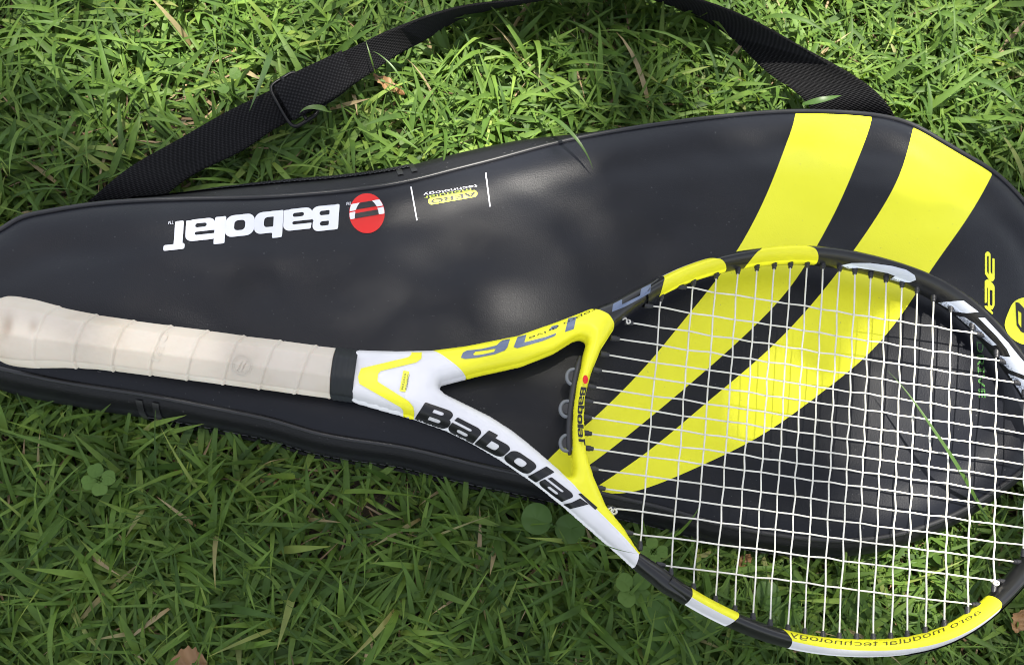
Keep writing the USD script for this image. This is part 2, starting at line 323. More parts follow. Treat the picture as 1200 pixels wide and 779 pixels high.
obj('gusset', (gus(I, T).reshape(-1, 3), grid_faces(NO, 19, True)[:, ::-1]), 'black_vinyl_side', bag, True)
v, f = tri_poly(BAG, .02, .01); obj('base_panel', (np.column_stack([v, np.full(len(v), .0015)]), f[:, ::-1]), 'black_vinyl_side', bag, False)
obj('piping', tube(np.column_stack([outl, np.full(NO, ZE + .0002)]), .0017, 10, True), 'piping_black', bag, True)
def idx_at(px, z=ZE, need=None):
    c = at([px], z)[0, :2]; d = np.linalg.norm(outl - c, axis=1)
    return int(d.argmin())
def span(a, b):
    return np.arange(a, b + 1) if b >= a else np.r_[np.arange(a, NO), np.arange(0, b + 1)]
def gband(i0, i1, t0, t1, n, proud):
    ii = span(i0, i1); I, T = np.meshgrid(ii, np.linspace(t0, t1, n), indexing='ij')
    P = gus(I, T, proud); s = np.arange(len(ii)) * (LineString(outl).length / NO); w = np.r_[0, np.cumsum(np.linalg.norm(np.diff(P[len(ii) // 2], axis=0), axis=1))]
    uv = np.stack(np.meshgrid(s, w, indexing='ij'), -1).reshape(-1, 2)
    return (P.reshape(-1, 3), grid_faces(len(ii), n)[:, ::-1]), uv
# counter-clockwise outline: the upper edge in the photograph runs right to left, the lower edge left to right
a490, a180 = idx_at((488, 211)), idx_at((150, 236)); m_, uv = gband(a490, a180, .10, .66, 25, .0012)
obj('zip_tape', m_, 'knit_tape', bag, True, uv)
a165, a640 = idx_at((166, 462)), idx_at((650, 565)); m_, uv = gband(a165, a640, .46, .70, 13, .0010)
obj('zip_tape', m_, 'knit_tape', bag, True, uv)
teeth = []
for s_ in np.linspace(0, 1, 330):
    ii = span(a165, a640); q = s_ * (len(ii) - 1); i = ii[int(q)]
    P = gus(np.array([i]), np.array([.58]), .0016)[0]; b = trimesh.creation.box((.0009, .0016, .0028)); a = math.atan2(tan[i, 1], tan[i, 0])
    b.apply_transform(trimesh.transformations.rotation_matrix(a, (0, 0, 1))); frac = q - int(q); P = P + np.r_[tan[i] * frac * LineString(outl).length / NO, 0]; b.apply_translation(P); teeth.append(b)
tag(obj('zip_teeth', cat_(teeth), 'zip_black', bag, False), kind='stuff')
for ia in (a490, a165):
    for o_ in (0, 5):
        m_, uv = gband((ia - 2 + o_) % NO, (ia + o_) % NO, .03, .9, 28, .0010); obj('seam_tab', m_, 'piping_black', bag, True)
for (pa, pb, tt) in (((166, 462), (1010, 632), .36), ((166, 462), (1010, 632), .74), ((700, 158), (488, 211), .5)):
    ii = span(idx_at(pa), idx_at(pb)); st = []
    for k_ in range(0, len(ii) - 2, 3):
        st.append(tube(gus(ii[k_:k_ + 3], np.full(3, tt), .0008), .00038, 5))
    tag(obj('stitching', cat_(st), 'piping_black', bag, False), kind='stuff')

Z1, Z0 = .066, .044
def printed(name, poly, m, off=.00035, cell=4., tri=None, parent=None):
    return obj(name, drape(poly, Hbag, Z1, Z0, off, cell, tri), m, parent if parent is not None else bag, True)
bag_px = Polygon(project(np.column_stack([outl + nor * -.0016, np.full(NO, ZE)])))
S1 = spline([(934, 118), (932, 135), (921, 170), (905, 212), (888, 250), (864, 293), (830, 340), (795, 383), (760, 425), (725, 462), (690, 495), (655, 526), (636, 545)], 60)
S1b = spline([(1024, 120), (1022, 137), (1010, 175), (985, 235), (955, 292), (927, 335), (880, 386), (800, 457), (752, 497), (690, 545), (665, 562)], 60)
S2 = spline([(1074, 135), (1069, 155), (1056, 200), (1028, 253), (1000, 294), (965, 340), (900, 410), (830, 470), (760, 528), (698, 571)], 60)
S2b = spline([(1172, 185), (1163, 204), (1132, 258), (1092, 315), (1068, 352), (1020, 412), (960, 462), (890, 511), (820, 546), (765, 569), (735, 577), (705, 578)], 60)
for a_, b_ in ((S1, S1b), (S2, S2b)):
    po = Polygon(np.vstack([a_, b_[::-1]])).buffer(0).intersection(bag_px)
    printed('yellow_stripe', po, 'yellow_vinyl', .0003, 4.5)

# ---- lettering shapes (unit capitals)
def rr(x0, y0, x1, y1, r): return box(x0 + r, y0 + r, x1 - r, y1 - r).buffer(r, 8)
GL = {}
GL['B'] = unary_union([rr(0, 0, 1.04, .6, .24), rr(0, .42, .97, 1, .24), rr(0, 0, .5, 1, .05)]).difference(unary_union([rr(.36, .62, .70, .80, .085), box(.36, .62, .5, .80), rr(.36, .20, .74, .38, .085), box(.36, .20, .5, .38)]))
GL['a'] = unary_union([rr(0, 0, 1.02, .86, .26), box(.6, .02, 1.02, .5), rr(.02, .66, .6, .86, .04)]).difference(unary_union([box(-.1, .50, .5, .63), rr(.2, .50, .70, .63, .06), rr(.30, .17, .70, .33, .07)]))
GL['a'] = unary_union([GL['a'], rr(.05, .64, .6, .86, .05)])
GL['b'] = unary_union([rr(0, 0, 1.02, .86, .26), rr(0, 0, .36, 1.08, .04), box(0, .02, .4, .5)]).difference(unary_union([rr(.34, .22, .68, .62, .12), box(.34, .22, .5, .62)]))
GL['o'] = rr(0, 0, 1.04, .86, .28).difference(rr(.33, .22, .72, .62, .13))
GL['l'] = rr(0, 0, .42, 1.08, .04)
GL['T'] = unary_union([rr(.18, 0, .56, 1.05, .04), rr(.08, .90, 1.0, 1.13, .07)])
WORD = [('B', 0, 32), ('a', 31.3, 34), ('b', 65.5, 33.8), ('o', 99, 34), ('l', 132.8, 13), ('a', 145, 35), ('T', 177.5, 28)]
O, EX, EY = np.array([398., 239]), np.array([-192, 20.5]) / 192.0, np.array([-2.0, 29.5])
for ch, x, w in WORD:
    wid = {'l': .42}.get(ch, 1.03)
    p = affinity.affine_transform(GL[ch], [EX[0] * w / wid, EY[0], EX[1] * w / wid, EY[1], O[0] + EX[0] * x, O[1] + EX[1] * x])
    printed('printed_letter', p, 'print_white', cell=3.)
def small(text, origin, ex, ey, length, height, m, name='small_lettering', bold=False, field=None):
    v, f = text_tri(text, bold); v = v / np.array([v[:, 0].max(), 1.0]); ex = np.array(ex, float) / np.linalg.norm(ex); ey = np.array(ey, float) / np.linalg.norm(ey)
    p = np.array(origin) + v[:, :1] * ex * length + v[:, 1:] * ey * height
    return (p, f)
printed('trademark_sign', None, 'print_white', tri=small('TM', (203.5, 258.8), (-1, .1), (0, 1), 6.5, 3.6, 0))
printed('trademark_sign', None, 'print_white', tri=small('TM', (412.5, 236.4), (-1, .1), (0, 1), 6.5, 3.6, 0))
# round emblem
C = np.array([430., 250.]); el = lambda rx, ry, cx=0, cy=0: affinity.translate(affinity.scale(Point(0, 0).buffer(1, 32), rx, ry), C[0] + cx, C[1] + cy)
tilt = lambda y0, y1: Polygon([(C[0] - 40, C[1] + y0 + 6.8), (C[0] + 40, C[1] + y0 - 6.8), (C[0] + 40, C[1] + y1 - 6.8), (C[0] - 40, C[1] + y1 + 6.8)])
em = printed('round_emblem', el(20.8, 23.4), 'print_red', .0003, 3.)
inner = el(14.2, 21, 0, 4.5); band = tilt(-13.8, 3.8).intersection(el(20.4, 23))
printed('emblem_arc', band.difference(inner).difference(tilt(-5.8, -4.2)), 'print_white', .00055, 2.5, parent=em)
printed('emblem_gap', band.intersection(inner).difference(tilt(-6.5, -2.3)), 'print_black', .00055, 2.5, parent=em)
for a_, b_ in (((481.5, 218.5), (488.7, 258.5)), ((569.2, 202.5), (574.3, 242.5))):
    printed('printed_line', LineString([a_, b_]).buffer(.75, cap_style=2), 'print_white', cell=3)
pill = printed('yellow_badge', LineString([(505.8, 235.8), (555.4, 227)]).buffer(4.1), 'print_yellow', .0003, 2.5)
printed('badge_lettering', None, 'print_black', .0006, tri=small('AERO', (558, 224.6), (-49.6, 8.8), (.4, 2), 54, 4.6, 0, bold=True), parent=pill)
printed('small_lettering', None, 'print_white', tri=small('technology', (559, 216.3), (-63, 10.5), (.4, 2), 64, 3.0, 0))
printed('small_lettering', None, 'print_lime', tri=small('modular', (553, 220.6), (-56, 9.8), (.4, 2), 57, 2.6, 0))
q6 = lambda P: [(1100 + x / 6.49, 280 + y / 6.49) for x, y in P]
printed('printed_letter', Polygon(q6([(352, 112), (370, 92), (388, 104), (395, 118), (395, 250), (405, 268), (408, 268), (408, 146), (426, 150), (426, 302), (412, 323), (388, 318), (352, 265)])).difference(Polygon(q6([(368, 128), (381, 132), (381, 268), (368, 250)]))), 'print_yellow', cell=2.5)
printed('printed_letter', Polygon(q6([(351, 318), (372, 305), (400, 325), (425, 358), (425, 505), (408, 538), (380, 528), (374, 500), (374, 372), (366, 362), (366, 484), (351, 486)])).difference(Polygon(q6([(388, 385), (410, 392), (410, 500), (402, 512), (388, 498)]))), 'print_yellow', cell=2.5)
printed('printed_letter', Polygon(q6([(351, 508), (366, 504), (414, 560), (410, 574), (351, 522)])), 'print_yellow', cell=2.5)
bd = printed('yellow_badge', Polygon(spline([(1177.5, 381), (1182, 365), (1188, 354), (1196, 349.5), (1207, 348), (1222, 353), (1229, 375), (1222, 398), (1206, 404), (1195, 402)], 60, True)), 'print_yellow', cell=3.5)
printed('badge_lettering', Polygon([(1190, 354), (1194, 354.5), (1200, 361), (1208, 366), (1216, 371), (1217, 396), (1206, 392), (1197, 389), (1191.5, 381)]).difference(unary_union([Polygon([(1193, 364), (1197, 366.5), (1197, 384), (1193.5, 379)]), Polygon([(1201, 369), (1204, 371), (1204, 388), (1201, 386.5)])])), 'print_black', .0006, 2.5, parent=bd)
def outline_text(text, origin, ex, ey, length, height, w):
    v, f = text_tri(text); v = v / np.array([v[:, 0].max(), 1.0]); P = np.array(origin) + v[:, :1] * np.array(ex) * length + v[:, 1:] * np.array(ey) * height
    u = unary_union([Polygon(P[t]).buffer(.02) for t in f]); return u.difference(u.buffer(-w))
printed('small_lettering', outline_text('DRIVE', (1144.5, 398), (.04, 1), (1, 0), 68, 7.5, .55), 'print_green', cell=.9)

# ---- shoulder strap of the bag
def ribbon(E1, E2, z1, z2, th, n=200, drop=0.):
    """Webbing between two edges given in photograph points with heights."""
    def edge(E, z):
        s = np.r_[0, np.cumsum(np.linalg.norm(np.diff(np.array(E, float), axis=0), axis=1))]; P = at(E, z)
        t = np.linspace(0, 1, n); return CubicSpline(s / s[-1], P, bc_type='natural')(t)
    A, B = edge(E1, z1), edge(E2, z2); m = 13
    w = np.linspace(0, 1, m); P = A[:, None] * (1 - w)[None, :, None] + B[:, None] * w[None, :, None]
    t = np.gradient(P.mean(1), axis=0); t /= np.linalg.norm(t, axis=1)[:, None]; b = B - A; wl = np.linalg.norm(b, axis=1); b = b / wl[:, None]; nn = np.cross(t, b); nn /= np.linalg.norm(nn, axis=1)[:, None]
    nn *= np.sign(nn[:, 2].mean() if abs(nn[:, 2].mean()) > .05 else 1)
    s = np.r_[0, np.cumsum(np.linalg.norm(np.diff(P.mean(1), axis=0), axis=1))]
    P = P + (.0006 * np.sin(s / .017) + .0009 * np.sin(s / .041 + 1))[:, None, None] * nn[:, None]
    # closed flat tube: top row, bottom row
    top = P + nn[:, None] * th / 2; bot = P - nn[:, None] * th / 2
    ring = np.concatenate([top, bot[:, ::-1]], 1); R = ring.shape[1]; W = wl.mean()
    uv = np.stack(np.meshgrid(s, np.r_[w * W, W + th + (w * W)], indexing='ij'), -1).reshape(-1, 2)
    f = grid_faces(n, R, False, True); cap = [(0, i, i + 1) for i in range(1, R - 1)]; o = (n - 1) * R; cap += [(o, o + i + 1, o + i) for i in range(1, R - 1)]
    f = np.vstack([f, cap]); v = ring.reshape(-1, 3); tm = trimesh.Trimesh(v, f, process=False)
    if tm.volume < 0: f = f[:, ::-1]
    return (v, f), uv
E1 = [(84, 256), (100, 239), (122, 221), (159, 193), (207, 165), (250, 140), (289, 120), (330, 99), (369, 77), (400, 62), (433, 46), (480, 25), (533, 9), (583, 2), (634, -4), (700, -13), (763, -8), (825, 2), (877, 22), (932, 51), (987, 80), (1023, 105), (1046, 132), (1052, 146)]
Z1s = [.020, .030, .036, .038, .040, .040, .041, .043, .044, .045, .047, .050, .055, .058, .058, .058, .058, .058, .056, .054, .052, .048, .040, .030]
E2 = [(176, 256), (190, 235), (207, 219), (238, 199), (262, 187), (290, 172), (318, 153), (350, 137), (394, 114), (416, 97), (440, 82), (467, 63), (500, 43), (533, 24), (562, 14), (610, 3), (690, -5), (767, 0), (818, 20), (858, 44), (884, 69), (913, 95), (939, 114), (955, 136)]
Z2s = [.020, .030, .034, .036, .037, .037, .037, .039, .040, .040, .038, .034, .029, .027, .026, .026, .026, .026, .026, .027, .028, .030, .032, .026]
m_, uv = ribbon(E1, E2, Z1s, Z2s, .0016, 320); strap = obj('shoulder_strap', m_, 'webbing', bag, True, uv)
# second layer of webbing folded through the slider
E1b = [(321, 102), (346, 87), (369, 76), (400, 60.5)]; E2b = [(344, 142), (372, 126), (394, 114), (417, 96)]
m_, uv = ribbon(E1b, E2b, [.0480, .0485, .0475, .0468], [.0440, .0450, .0440, .0425], .0016, 60); obj('strap_fold', m_, 'webbing', strap, True, uv)
def frame_slider():
    a, b, c, d = at([(315, 103), (346, 82), (376, 132), (343, 151)], [.0435, .0445, .0420, .0410])
    x = (b - a) / 2 + (c - d) / 2; y = (d - a) / 2 + (c - b) / 2; lx, ly = np.linalg.norm(x), np.linalg.norm(y); x /= lx; y /= ly; z = np.cross(x, y); z *= np.sign(z[2]); cen = (a + b + c + d) / 4
    bars = []
    def bar(p, q, r): bars.append(tube([p + (q - p) * t for t in np.linspace(0, 1, 6)], r, 10))
    P = lambda u, w, h=0: cen + x * lx / 2 * u + y * ly / 2 * w + z * h
    loop = [P(sx * (1 - .25 * (1 - abs(math.cos(t)))), sy) for sx, sy, t in []]
    rim = np.array([P(math.copysign(abs(math.cos(t)) ** .35, math.cos(t)), math.copysign(abs(math.sin(t)) ** .35, math.sin(t))) for t in np.linspace(0, 2 * np.pi, 64, endpoint=False)])
    bars.append(tube(rim, .0013, 10, True)); bar(P(0, -1, .0016), P(0, 1, .0016), .0013)
    return cat_(bars)
obj('strap_slider', frame_slider(), 'buckle_black', strap, True)

# ------------------------------------------------------------------ racket
MAINS = {1: ((799, 337.6), (1148.5, 389.3)), 2: ((760, 357), (1175, 421.4)), 3: ((739, 374), (1188.5, 448.7)), 4: ((722, 394), None), 5: ((710, 412.5), None), 6: ((701.7, 433.9), None), 7: ((695.6, 452.1), None), 8: ((691.4, 471), None), 9: ((688.4, 488.5), None),
         10: ((687.5, 508.5), None), 11: ((691.7, 527.5), None), 12: ((696.7, 553.4), None), 13: ((705, 576.4), None), 14: ((721.8, 601), (1189, 658.4)), 15: ((738.5, 626.3), (1164.7, 682.2)), 16: ((772.6, 659.2), (1143.3, 710.4))}
CR = {1: ((774, 351), (750, 638.5)), 2: ((811, 336), (784.7, 671.7)), 3: ((837.8, 321.7), (811.8, 688.4)), 4: ((862.9, 315.9), (837.7, 701.8)), 5: ((885.6, 312.5), (860.2, 713.5)), 6: ((907.1, 311), (882.7, 723.5)), 7: ((926, 310), (902.8, 731)), 8: ((945.5, 310.9), (923.6, 735.2)), 9: ((964.4, 311.7), (943, 739.2)), 10: ((983.6, 314.2), (964.6, 744.2)),
      11: ((1002, 317), (983.4, 745.8)), 12: ((1020.3, 320.9), (1004, 747.5)), 13: ((1038.6, 325), (1023, 746.7)), 14: ((1057, 333.4), (1043.5, 745.8)), 15: ((1075, 340), (1062.7, 743.3)), 16: ((1094.2, 350), (1084.4, 737.5)), 17: ((1115, 364), (1106, 729)), 18: ((1139.6, 383.4), (1133.5, 717)), 19: ((1167.6, 411.7), (1165, 692.4))}
VY = [.0908, .0743, .0609, .0489, .0373, .0262, .0149, .0051, -.0052, -.0154, -.0248, -.0374, -.0488, -.0604, -.0742, -.0912]
UX = [-.1197, -.0991, -.0842, -.0698, -.0571, -.0453, -.0342, -.0227, -.0118, 0, .0107, .0220, .0329, .0443, .0552, .0672, .0798, .0953, .1131, .1335]
ends = [at([p], ZR)[0, :2] for a in (MAINS, CR) for pr in a.values() for p in pr if p is not None]
ends = np.array(ends + [(.1515, y) for y in (-.02, 0, .02)])
ends = np.vstack([ends, ends * [1, -1]])     # the head is symmetrical about its long axis
ang = np.arctan2(ends[:, 1], ends[:, 0]); rad = np.linalg.norm(ends, axis=1)
NC = 9; co = np.linalg.lstsq(np.cos(np.outer(ang, np.arange(NC))), rad, rcond=None)[0]
phi = np.linspace(-np.pi, np.pi, 720, endpoint=False); r_in = np.cos(np.outer(phi, np.arange(NC))) @ co
inn = np.stack([r_in * np.cos(phi), r_in * np.sin(phi)], 1)          # inner wall of the head, seen from above
INN = Polygon(inn)
RX, RZ, NEXP = .0053, .0110, 1.6
cen = np.array(INN.buffer(RX + .0012, 32).exterior.coords)[:-1]; cen = cen if Polygon(cen).exterior.is_ccw else cen[::-1]
cen = rs(np.vstack([cen, cen[:1]]), .0014)[:-1]; cen = gaussian_filter(cen, (4, 0), mode='wrap')
NCn = len(cen); ct = np.roll(cen, -2, 0) - np.roll(cen, 2, 0); ct /= np.linalg.norm(ct, axis=1)[:, None]; cn = np.stack([ct[:, 1], -ct[:, 0]], 1)   # outward
ctree = cKDTree(cen)
def cidx(px, w=0.): return int(ctree.query(at([px], ZR + w)[0, :2])[1])
def sect(a, grow=0.):
    c, s = np.cos(a), np.sin(a)
    return (RX + grow) * np.sign(c) * abs(c) ** (2 / NEXP), (RZ + grow) * np.sign(s) * abs(s) ** (2 / NEXP)
def hoop_patch(i0, i1, a0, a1, na, grow, lean0=0, lean1=0, closed=False):
    """Part of the head's surface: from centre line place i0 to i1, section angles a0 to a1 (0 outward, pi/2 up, pi inward)."""
    n = (i1 - i0) % NCn + 1; aa = np.linspace(a0, a1, na, endpoint=not closed); base = np.linspace(0, 1, n)[:, None]
    c = np.cos(aa)[None]; st = i0 + lean0 * -c; en = i0 + n - 1 + lean1 * -c
    pos = st * (1 - base) + en * base; k0 = np.floor(pos).astype(int); fr = (pos - k0)[..., None]
    P = cen[k0 % NCn] * (1 - fr) + cen[(k0 + 1) % NCn] * fr; N = cn[k0 % NCn] * (1 - fr) + cn[(k0 + 1) % NCn] * fr
    ox, oz = sect(aa, grow)
    v = np.concatenate([P + N * ox[None, :, None], np.broadcast_to(ZR + oz[None, :, None], (n, na, 1))], -1).reshape(-1, 3)
    f = grid_faces(n, na, False, closed); return v, f
def fixn(m):
    v, f = m; c = v[f].mean(1); nrm = np.cross(v[f[:, 1]] - v[f[:, 0]], v[f[:, 2]] - v[f[:, 0]])
    d, i = ctree.query(c[:, :2]); o = np.column_stack([c[:, :2] - cen[i], c[:, 2] - ZR])
    return v, (f if np.median((nrm * o).sum(1)) > 0 else f[:, ::-1])
def Hhoop(x, y):
    sh = np.shape(x); q = np.stack([np.ravel(x), np.ravel(y)], 1); d, i = ctree.query(q); t = np.clip(d / RX, 0, 1)
    return np.where(d < RX, ZR + RZ * (1 - t ** NEXP) ** (1 / NEXP), -1).reshape(sh)
# throat: shaft, two arms and the bridge, traced and rounded
rk = thing('tennis_racket', (-.1, 0, ZR), 'yellow, white and black tennis racket with beige grip lying across the bag', 'tennis racket')
TH_OUT = [(374, 420), (404, 416.5), (414, 411.3), (420, 410.6), (466, 412), (506, 411), (545, 406), (605, 394), (650, 378), (685, 364.5), (713, 354), (740, 339.5), (769, 324.5), (777, 333), (769, 349), (745, 364.5), (722, 383.5), (705, 410), (693.4, 438.4), (686.5, 465), (685, 490), (686, 510), (688, 533), (696, 558.4), (710, 592), (730, 617), (748, 645), (776, 663), (803, 684.5), (809, 692), (804, 711.5), (775, 694.5), (745, 670), (722, 649), (700, 630), (659, 594), (625, 567), (586, 540), (553, 520.5), (521.5, 505), (485, 492), (450, 482.5), (417, 473), (405, 466.5), (374, 458)]
TH_IN = [(517.5, 452.5), (516.5, 456.5), (523, 462.4), (553, 477), (575, 488), (600, 504), (621, 520.5), (638, 535), (655, 550), (664, 557.5), (668.5, 557), (670, 550), (668.5, 531), (668, 505), (669, 482), (673, 451), (680.5, 420.5), (685, 405), (684.5, 400.5), (680, 399), (672.5, 401), (650, 415), (612.5, 430), (562.5, 441)]
THR = Polygon(at(TH_OUT, ZR)[:, :2]).difference(Polygon(at(TH_IN, ZR)[:, :2])).buffer(-.0006).buffer(-.0015).buffer(.003).buffer(-.0015)
tx0, ty0, tst, TX, TY, TD = raster(THR, .0004, .004)
TDb = gaussian_filter(TD, 1.6); hm = np.where(TX < -.25, .0115, .0115 - .0015 * smooth01((TX + .25) / .08)); WL = .0085
u_ = np.clip(TDb / WL, 0, 1); TZ = gaussian_filter(hm * np.sqrt(np.maximum(1 - (1 - u_) ** 2, 0)), 1.2)
Hth0 = sampler(tx0, ty0, tst, TZ)
edge = sampler(tx0, ty0, tst, TD)
TB = THR.boundary
def hthr(x, y):
    x, y = np.asarray(x, float), np.asarray(y, float); d = shapely.distance(shapely.points(x, y), TB); ex = np.sqrt(np.maximum(1 - (1 - np.clip(d / WL, 0, 1)) ** 2, 0)) * .0105; w = smooth01(d / .0035)
    return Hth0(x, y) * w + ex * (1 - w)
TXB = THR.bounds
def Hthr(x, y):
    x, y = np.asarray(x, float), np.asarray(y, float); ins = edge(x, y) > .00025; out = np.full(x.shape, -1.)
    if ins.any(): out[ins] = ZR + hthr(x[ins], y[ins])
    return out
def Hrk(x, y): return np.maximum(Hthr(x, y), Hhoop(x, y))
w_ = .0075
YEL = Polygon(at([(506, 395), (508, 411), (549, 441), (556, 452), (600, 478), (645, 532), (659, 553.5), (677.5, 575.5), (698, 597), (735, 633.5), (752, 652), (775, 640), (735, 560), (722, 440), (723, 386), (720, 377.5), (712, 369.5), (702, 364), (692, 360), (688, 345), (600, 370)], ZR + w_)[:, :2]).buffer(0)
BLK2 = Polygon(at([(748.5, 649.5), (744.5, 671), (740, 690), (790, 730), (830, 720), (820, 670), (760, 640)], ZR + w_)[:, :2]).buffer(0)
BLK = Polygon(at([(692, 360), (702, 364), (712, 369.5), (720, 377.5), (723, 386), (740, 395), (790, 360), (790, 300), (688, 345)], ZR + w_)[:, :2]).buffer(0)
def shell(poly):
    v, f = tri_poly(poly, .0011, .0007); z = hthr(v[:, 0], v[:, 1])
    top = np.column_stack([v, ZR + z]), f; bot = np.column_stack([v, ZR - z]), f[:, ::-1]
    m = trimesh.Trimesh(*cat_([top, bot]), process=False); m.merge_vertices(digits_vertex=6); return m
obj('throat', shell(THR.difference(YEL).difference(BLK).difference(BLK2)), 'paint_white', rk, True)
obj('yellow_panel', shell(THR.intersection(YEL).difference(BLK).difference(BLK2)), 'paint_yellow', rk, True)
for b_ in (BLK, BLK2): obj('black_panel', shell(THR.intersection(b_)), 'paint_black', rk, True)
ib, it = cidx((742, 648)), cidx((722, 366))
it, ib = cidx((757, 340)), cidx((790, 690)); ih0, ih1 = (ib - 5) % NCn, (it + 4) % NCn
obj('head_hoop', fixn(hoop_patch(ih0, ih1, 0, 2 * np.pi, 96, 0, closed=True)), 'paint_black', rk, True)
def panel(p0, p1, col, a0, a1, l0=0, l1=0, name=None, g_=.00012):
    i0, i1 = cidx(p0), cidx(p1); i0, i1 = (i0, i1) if (i1 - i0) % NCn < NCn / 2 else (i1, i0)
    return obj(name or ('yellow_panel' if 'yellow' in col else 'white_panel'), fixn(hoop_patch(i0, i1, a0, a1, 44, g_, l0, l1)), col, rk, True)
TOPA = 1.20                                   # dividing line between the inner and outer faces
for p0, p1, l0, l1 in (((804, 697), (855, 726), -1, 1.2), ((917, 748), (1166, 716), -2.5, 2.5)):
    panel(p0, p1, 'paint_yellow', TOPA, math.pi + .35, l0, l1); panel(p0, p1, 'paint_white', -.30, TOPA, l0, l1)
for p0, p1, l0, l1 in (((769, 333), (834, 310), -3, 5), ((881, 302), (944, 301), -5, 5)):
    panel(p1, p0, 'paint_yellow', TOPA - .5, math.pi + .35, -l1, -l0); panel(p1, p0, 'paint_white', -.5, TOPA - .5, -l1, -l0)
# bumper guard round the tip
b0, b1 = cidx((1062, 766)), cidx((1060, 308)); obj('bumper_guard', fixn(hoop_patch(b0, b1, -1.1, .42, 12, .0011)), 'bumper_black', rk, True)
RZ1, RZ0 = ZR + .0135, ZR - .004
def rprint(name, poly, m, off=.00025, cell=2.2, tri=None, parent=None, H=Hrk):
    d = drape(poly, H, RZ1, RZ0, off, cell, tri)
    return obj(name, d, m, parent if parent is not None else rk, True) if len(d[1]) else None
# white marks on the dark upper right of the head
for P in ([(986, 311), (998, 308.3), (1020, 308.3), (1045, 311.5), (1062, 316), (1072, 322.5), (1073.5, 328), (1066, 331), (1052, 330), (1043, 327.5), (1049, 323.5), (1040, 320), (1022, 316.5), (1005, 313.8), (994, 315)],
          [(1099, 354.5), (1129, 352), (1147, 365.5), (1133, 367), (1118, 365), (1108, 360)], [(1119, 370), (1130, 371.5), (1142, 379), (1155, 391.5), (1168, 404), (1163, 405), (1147, 393), (1132, 382)],
          [(1146.5, 372.3), (1154, 372), (1167, 386), (1182, 402), (1200, 424), (1215, 446), (1206, 444), (1200, 439.5), (1182, 433), (1172, 423), (1169, 415.5), (1176, 417.5), (1184, 418), (1180, 409), (1168, 394)], [(1180, 437), (1190, 441), (1203, 446), (1206, 466), (1196, 462), (1187, 449)]):
    rprint('white_mark', Polygon(P).buffer(0), 'print_pale', .0006, .9)
# lettering on the lower arm
AFF = [('B', (485, 492.0), (522.5, 505.0), (13, -20.3)), ('a', (522, 504.8), (554, 521.3), (15.2, -18.3)), ('b', (555, 521), (587, 538.3), (16.3, -15.2)), ('o', (587, 538), (616.3, 558), (17.8, -13.6)), ('l', (617.6, 559.2), (627.2, 566), (20.8, -11.5)), ('a', (628, 566.2), (657.8, 589.3), (20.3, -8.4))]
for ch, a_, b_, u in AFF:
    wid = .42 if ch == 'l' else 1.04; a_, b_, u = map(np.array, (a_, b_, u)); ex = (b_ - a_) / wid; a_ = a_ + .9 * np.array([.5, -.85])
    rprint('printed_letter', affinity.affine_transform(GL[ch], [ex[0], u[0], ex[1], u[1], a_[0], a_[1]]), 'print_black')
rprint('printed_letter', unary_union([Polygon([(659.8, 591), (668, 596.2), (679, 593.5), (690, 590.5), (680, 583.5), (670, 588.5)]), Polygon([(677.5, 578.5), (681, 577.5), (700.5, 594.5), (697.5, 597)])]), 'print_black')
# V shaped yellow mark and small text on the shaft
rprint('yellow_mark', Polygon([(482.5, 409), (494.5, 409), (494, 420), (488, 424.5), (446, 434.5), (443, 438), (442.5, 447), (479, 470), (484.5, 477), (485.5, 484), (484.5, 493), (472.5, 490), (472.5, 481), (469, 477), (421, 449.5), (419.5, 441), (423, 431.5), (478, 418.5), (482, 415.5)]).buffer(-1).buffer(2).buffer(-1), 'paint_yellow', .0004)
tb = rprint('yellow_badge', LineString([(475.5, 438), (472.2, 455)]).buffer(3.6, cap_style=3), 'print_yellow', .0005, 2)
for o_ in (0, 4.1):
    rprint('small_lettering', None, 'print_black', .0007, tri=small(('CORTEX', 'SYSTEM')[o_ == 0], (473.6 + o_, 437 + o_ * .2), (-.19, 1), (1, .19), 19, 2.5, 0), parent=tb)
# grey lettering of the upper arm, outlines as seen
z1_ = lambda P: [(520 + x / 10, 370 + y / 10) for x, y in P]; z2_ = lambda P: [(620 + x / 10, 350 + y / 10) for x, y in P]; z3_ = lambda P: [(692 + x / 10, 323.5 + y / 10) for x, y in P]
rprint('printed_letter', Polygon(z1_([(200, 490), (225, 430), (270, 405), (450, 385), (620, 345), (660, 305), (690, 285), (778, 268), (745, 370), (715, 405), (600, 450), (400, 490), (250, 505)])).difference(Polygon(z1_([(340, 450), (375, 418), (480, 405), (612, 383), (590, 422), (450, 452), (360, 463)]))), 'print_grey')
rprint('printed_letter', Polygon([(602, 406.5), (606.5, 394.5), (617, 391.8), (614.5, 401), (640, 394.5), (652, 390), (651, 393.2), (636, 399.5), (620, 404), (606, 408)]), 'print_grey')
rprint('printed_letter', Polygon(z2_([(420, 390), (460, 228), (555, 208), (525, 355)])), 'print_grey')
rprint('printed_letter', Polygon(z2_([(235, 372), (262, 322), (340, 302), (330, 345)])), 'print_grey')
rprint('printed_letter', Polygon(z3_([(250, 420), (265, 325), (370, 270), (370, 332), (580, 228), (595, 145), (710, 90), (700, 195), (570, 270), (400, 360)])), 'print_grey')
crv = [(715, 352.5), (700, 359.5), (680, 369), (655, 380.5), (636, 389), (615, 396.5)]
v, f = text_tri('aeropro drive'); v = v / np.array([v[:, 0].max(), 1]) * np.array([105, 2.6]); rprint('small_lettering', None, 'print_black', .0004, tri=(along(crv, v, up=np.array([.4, .9])), f))
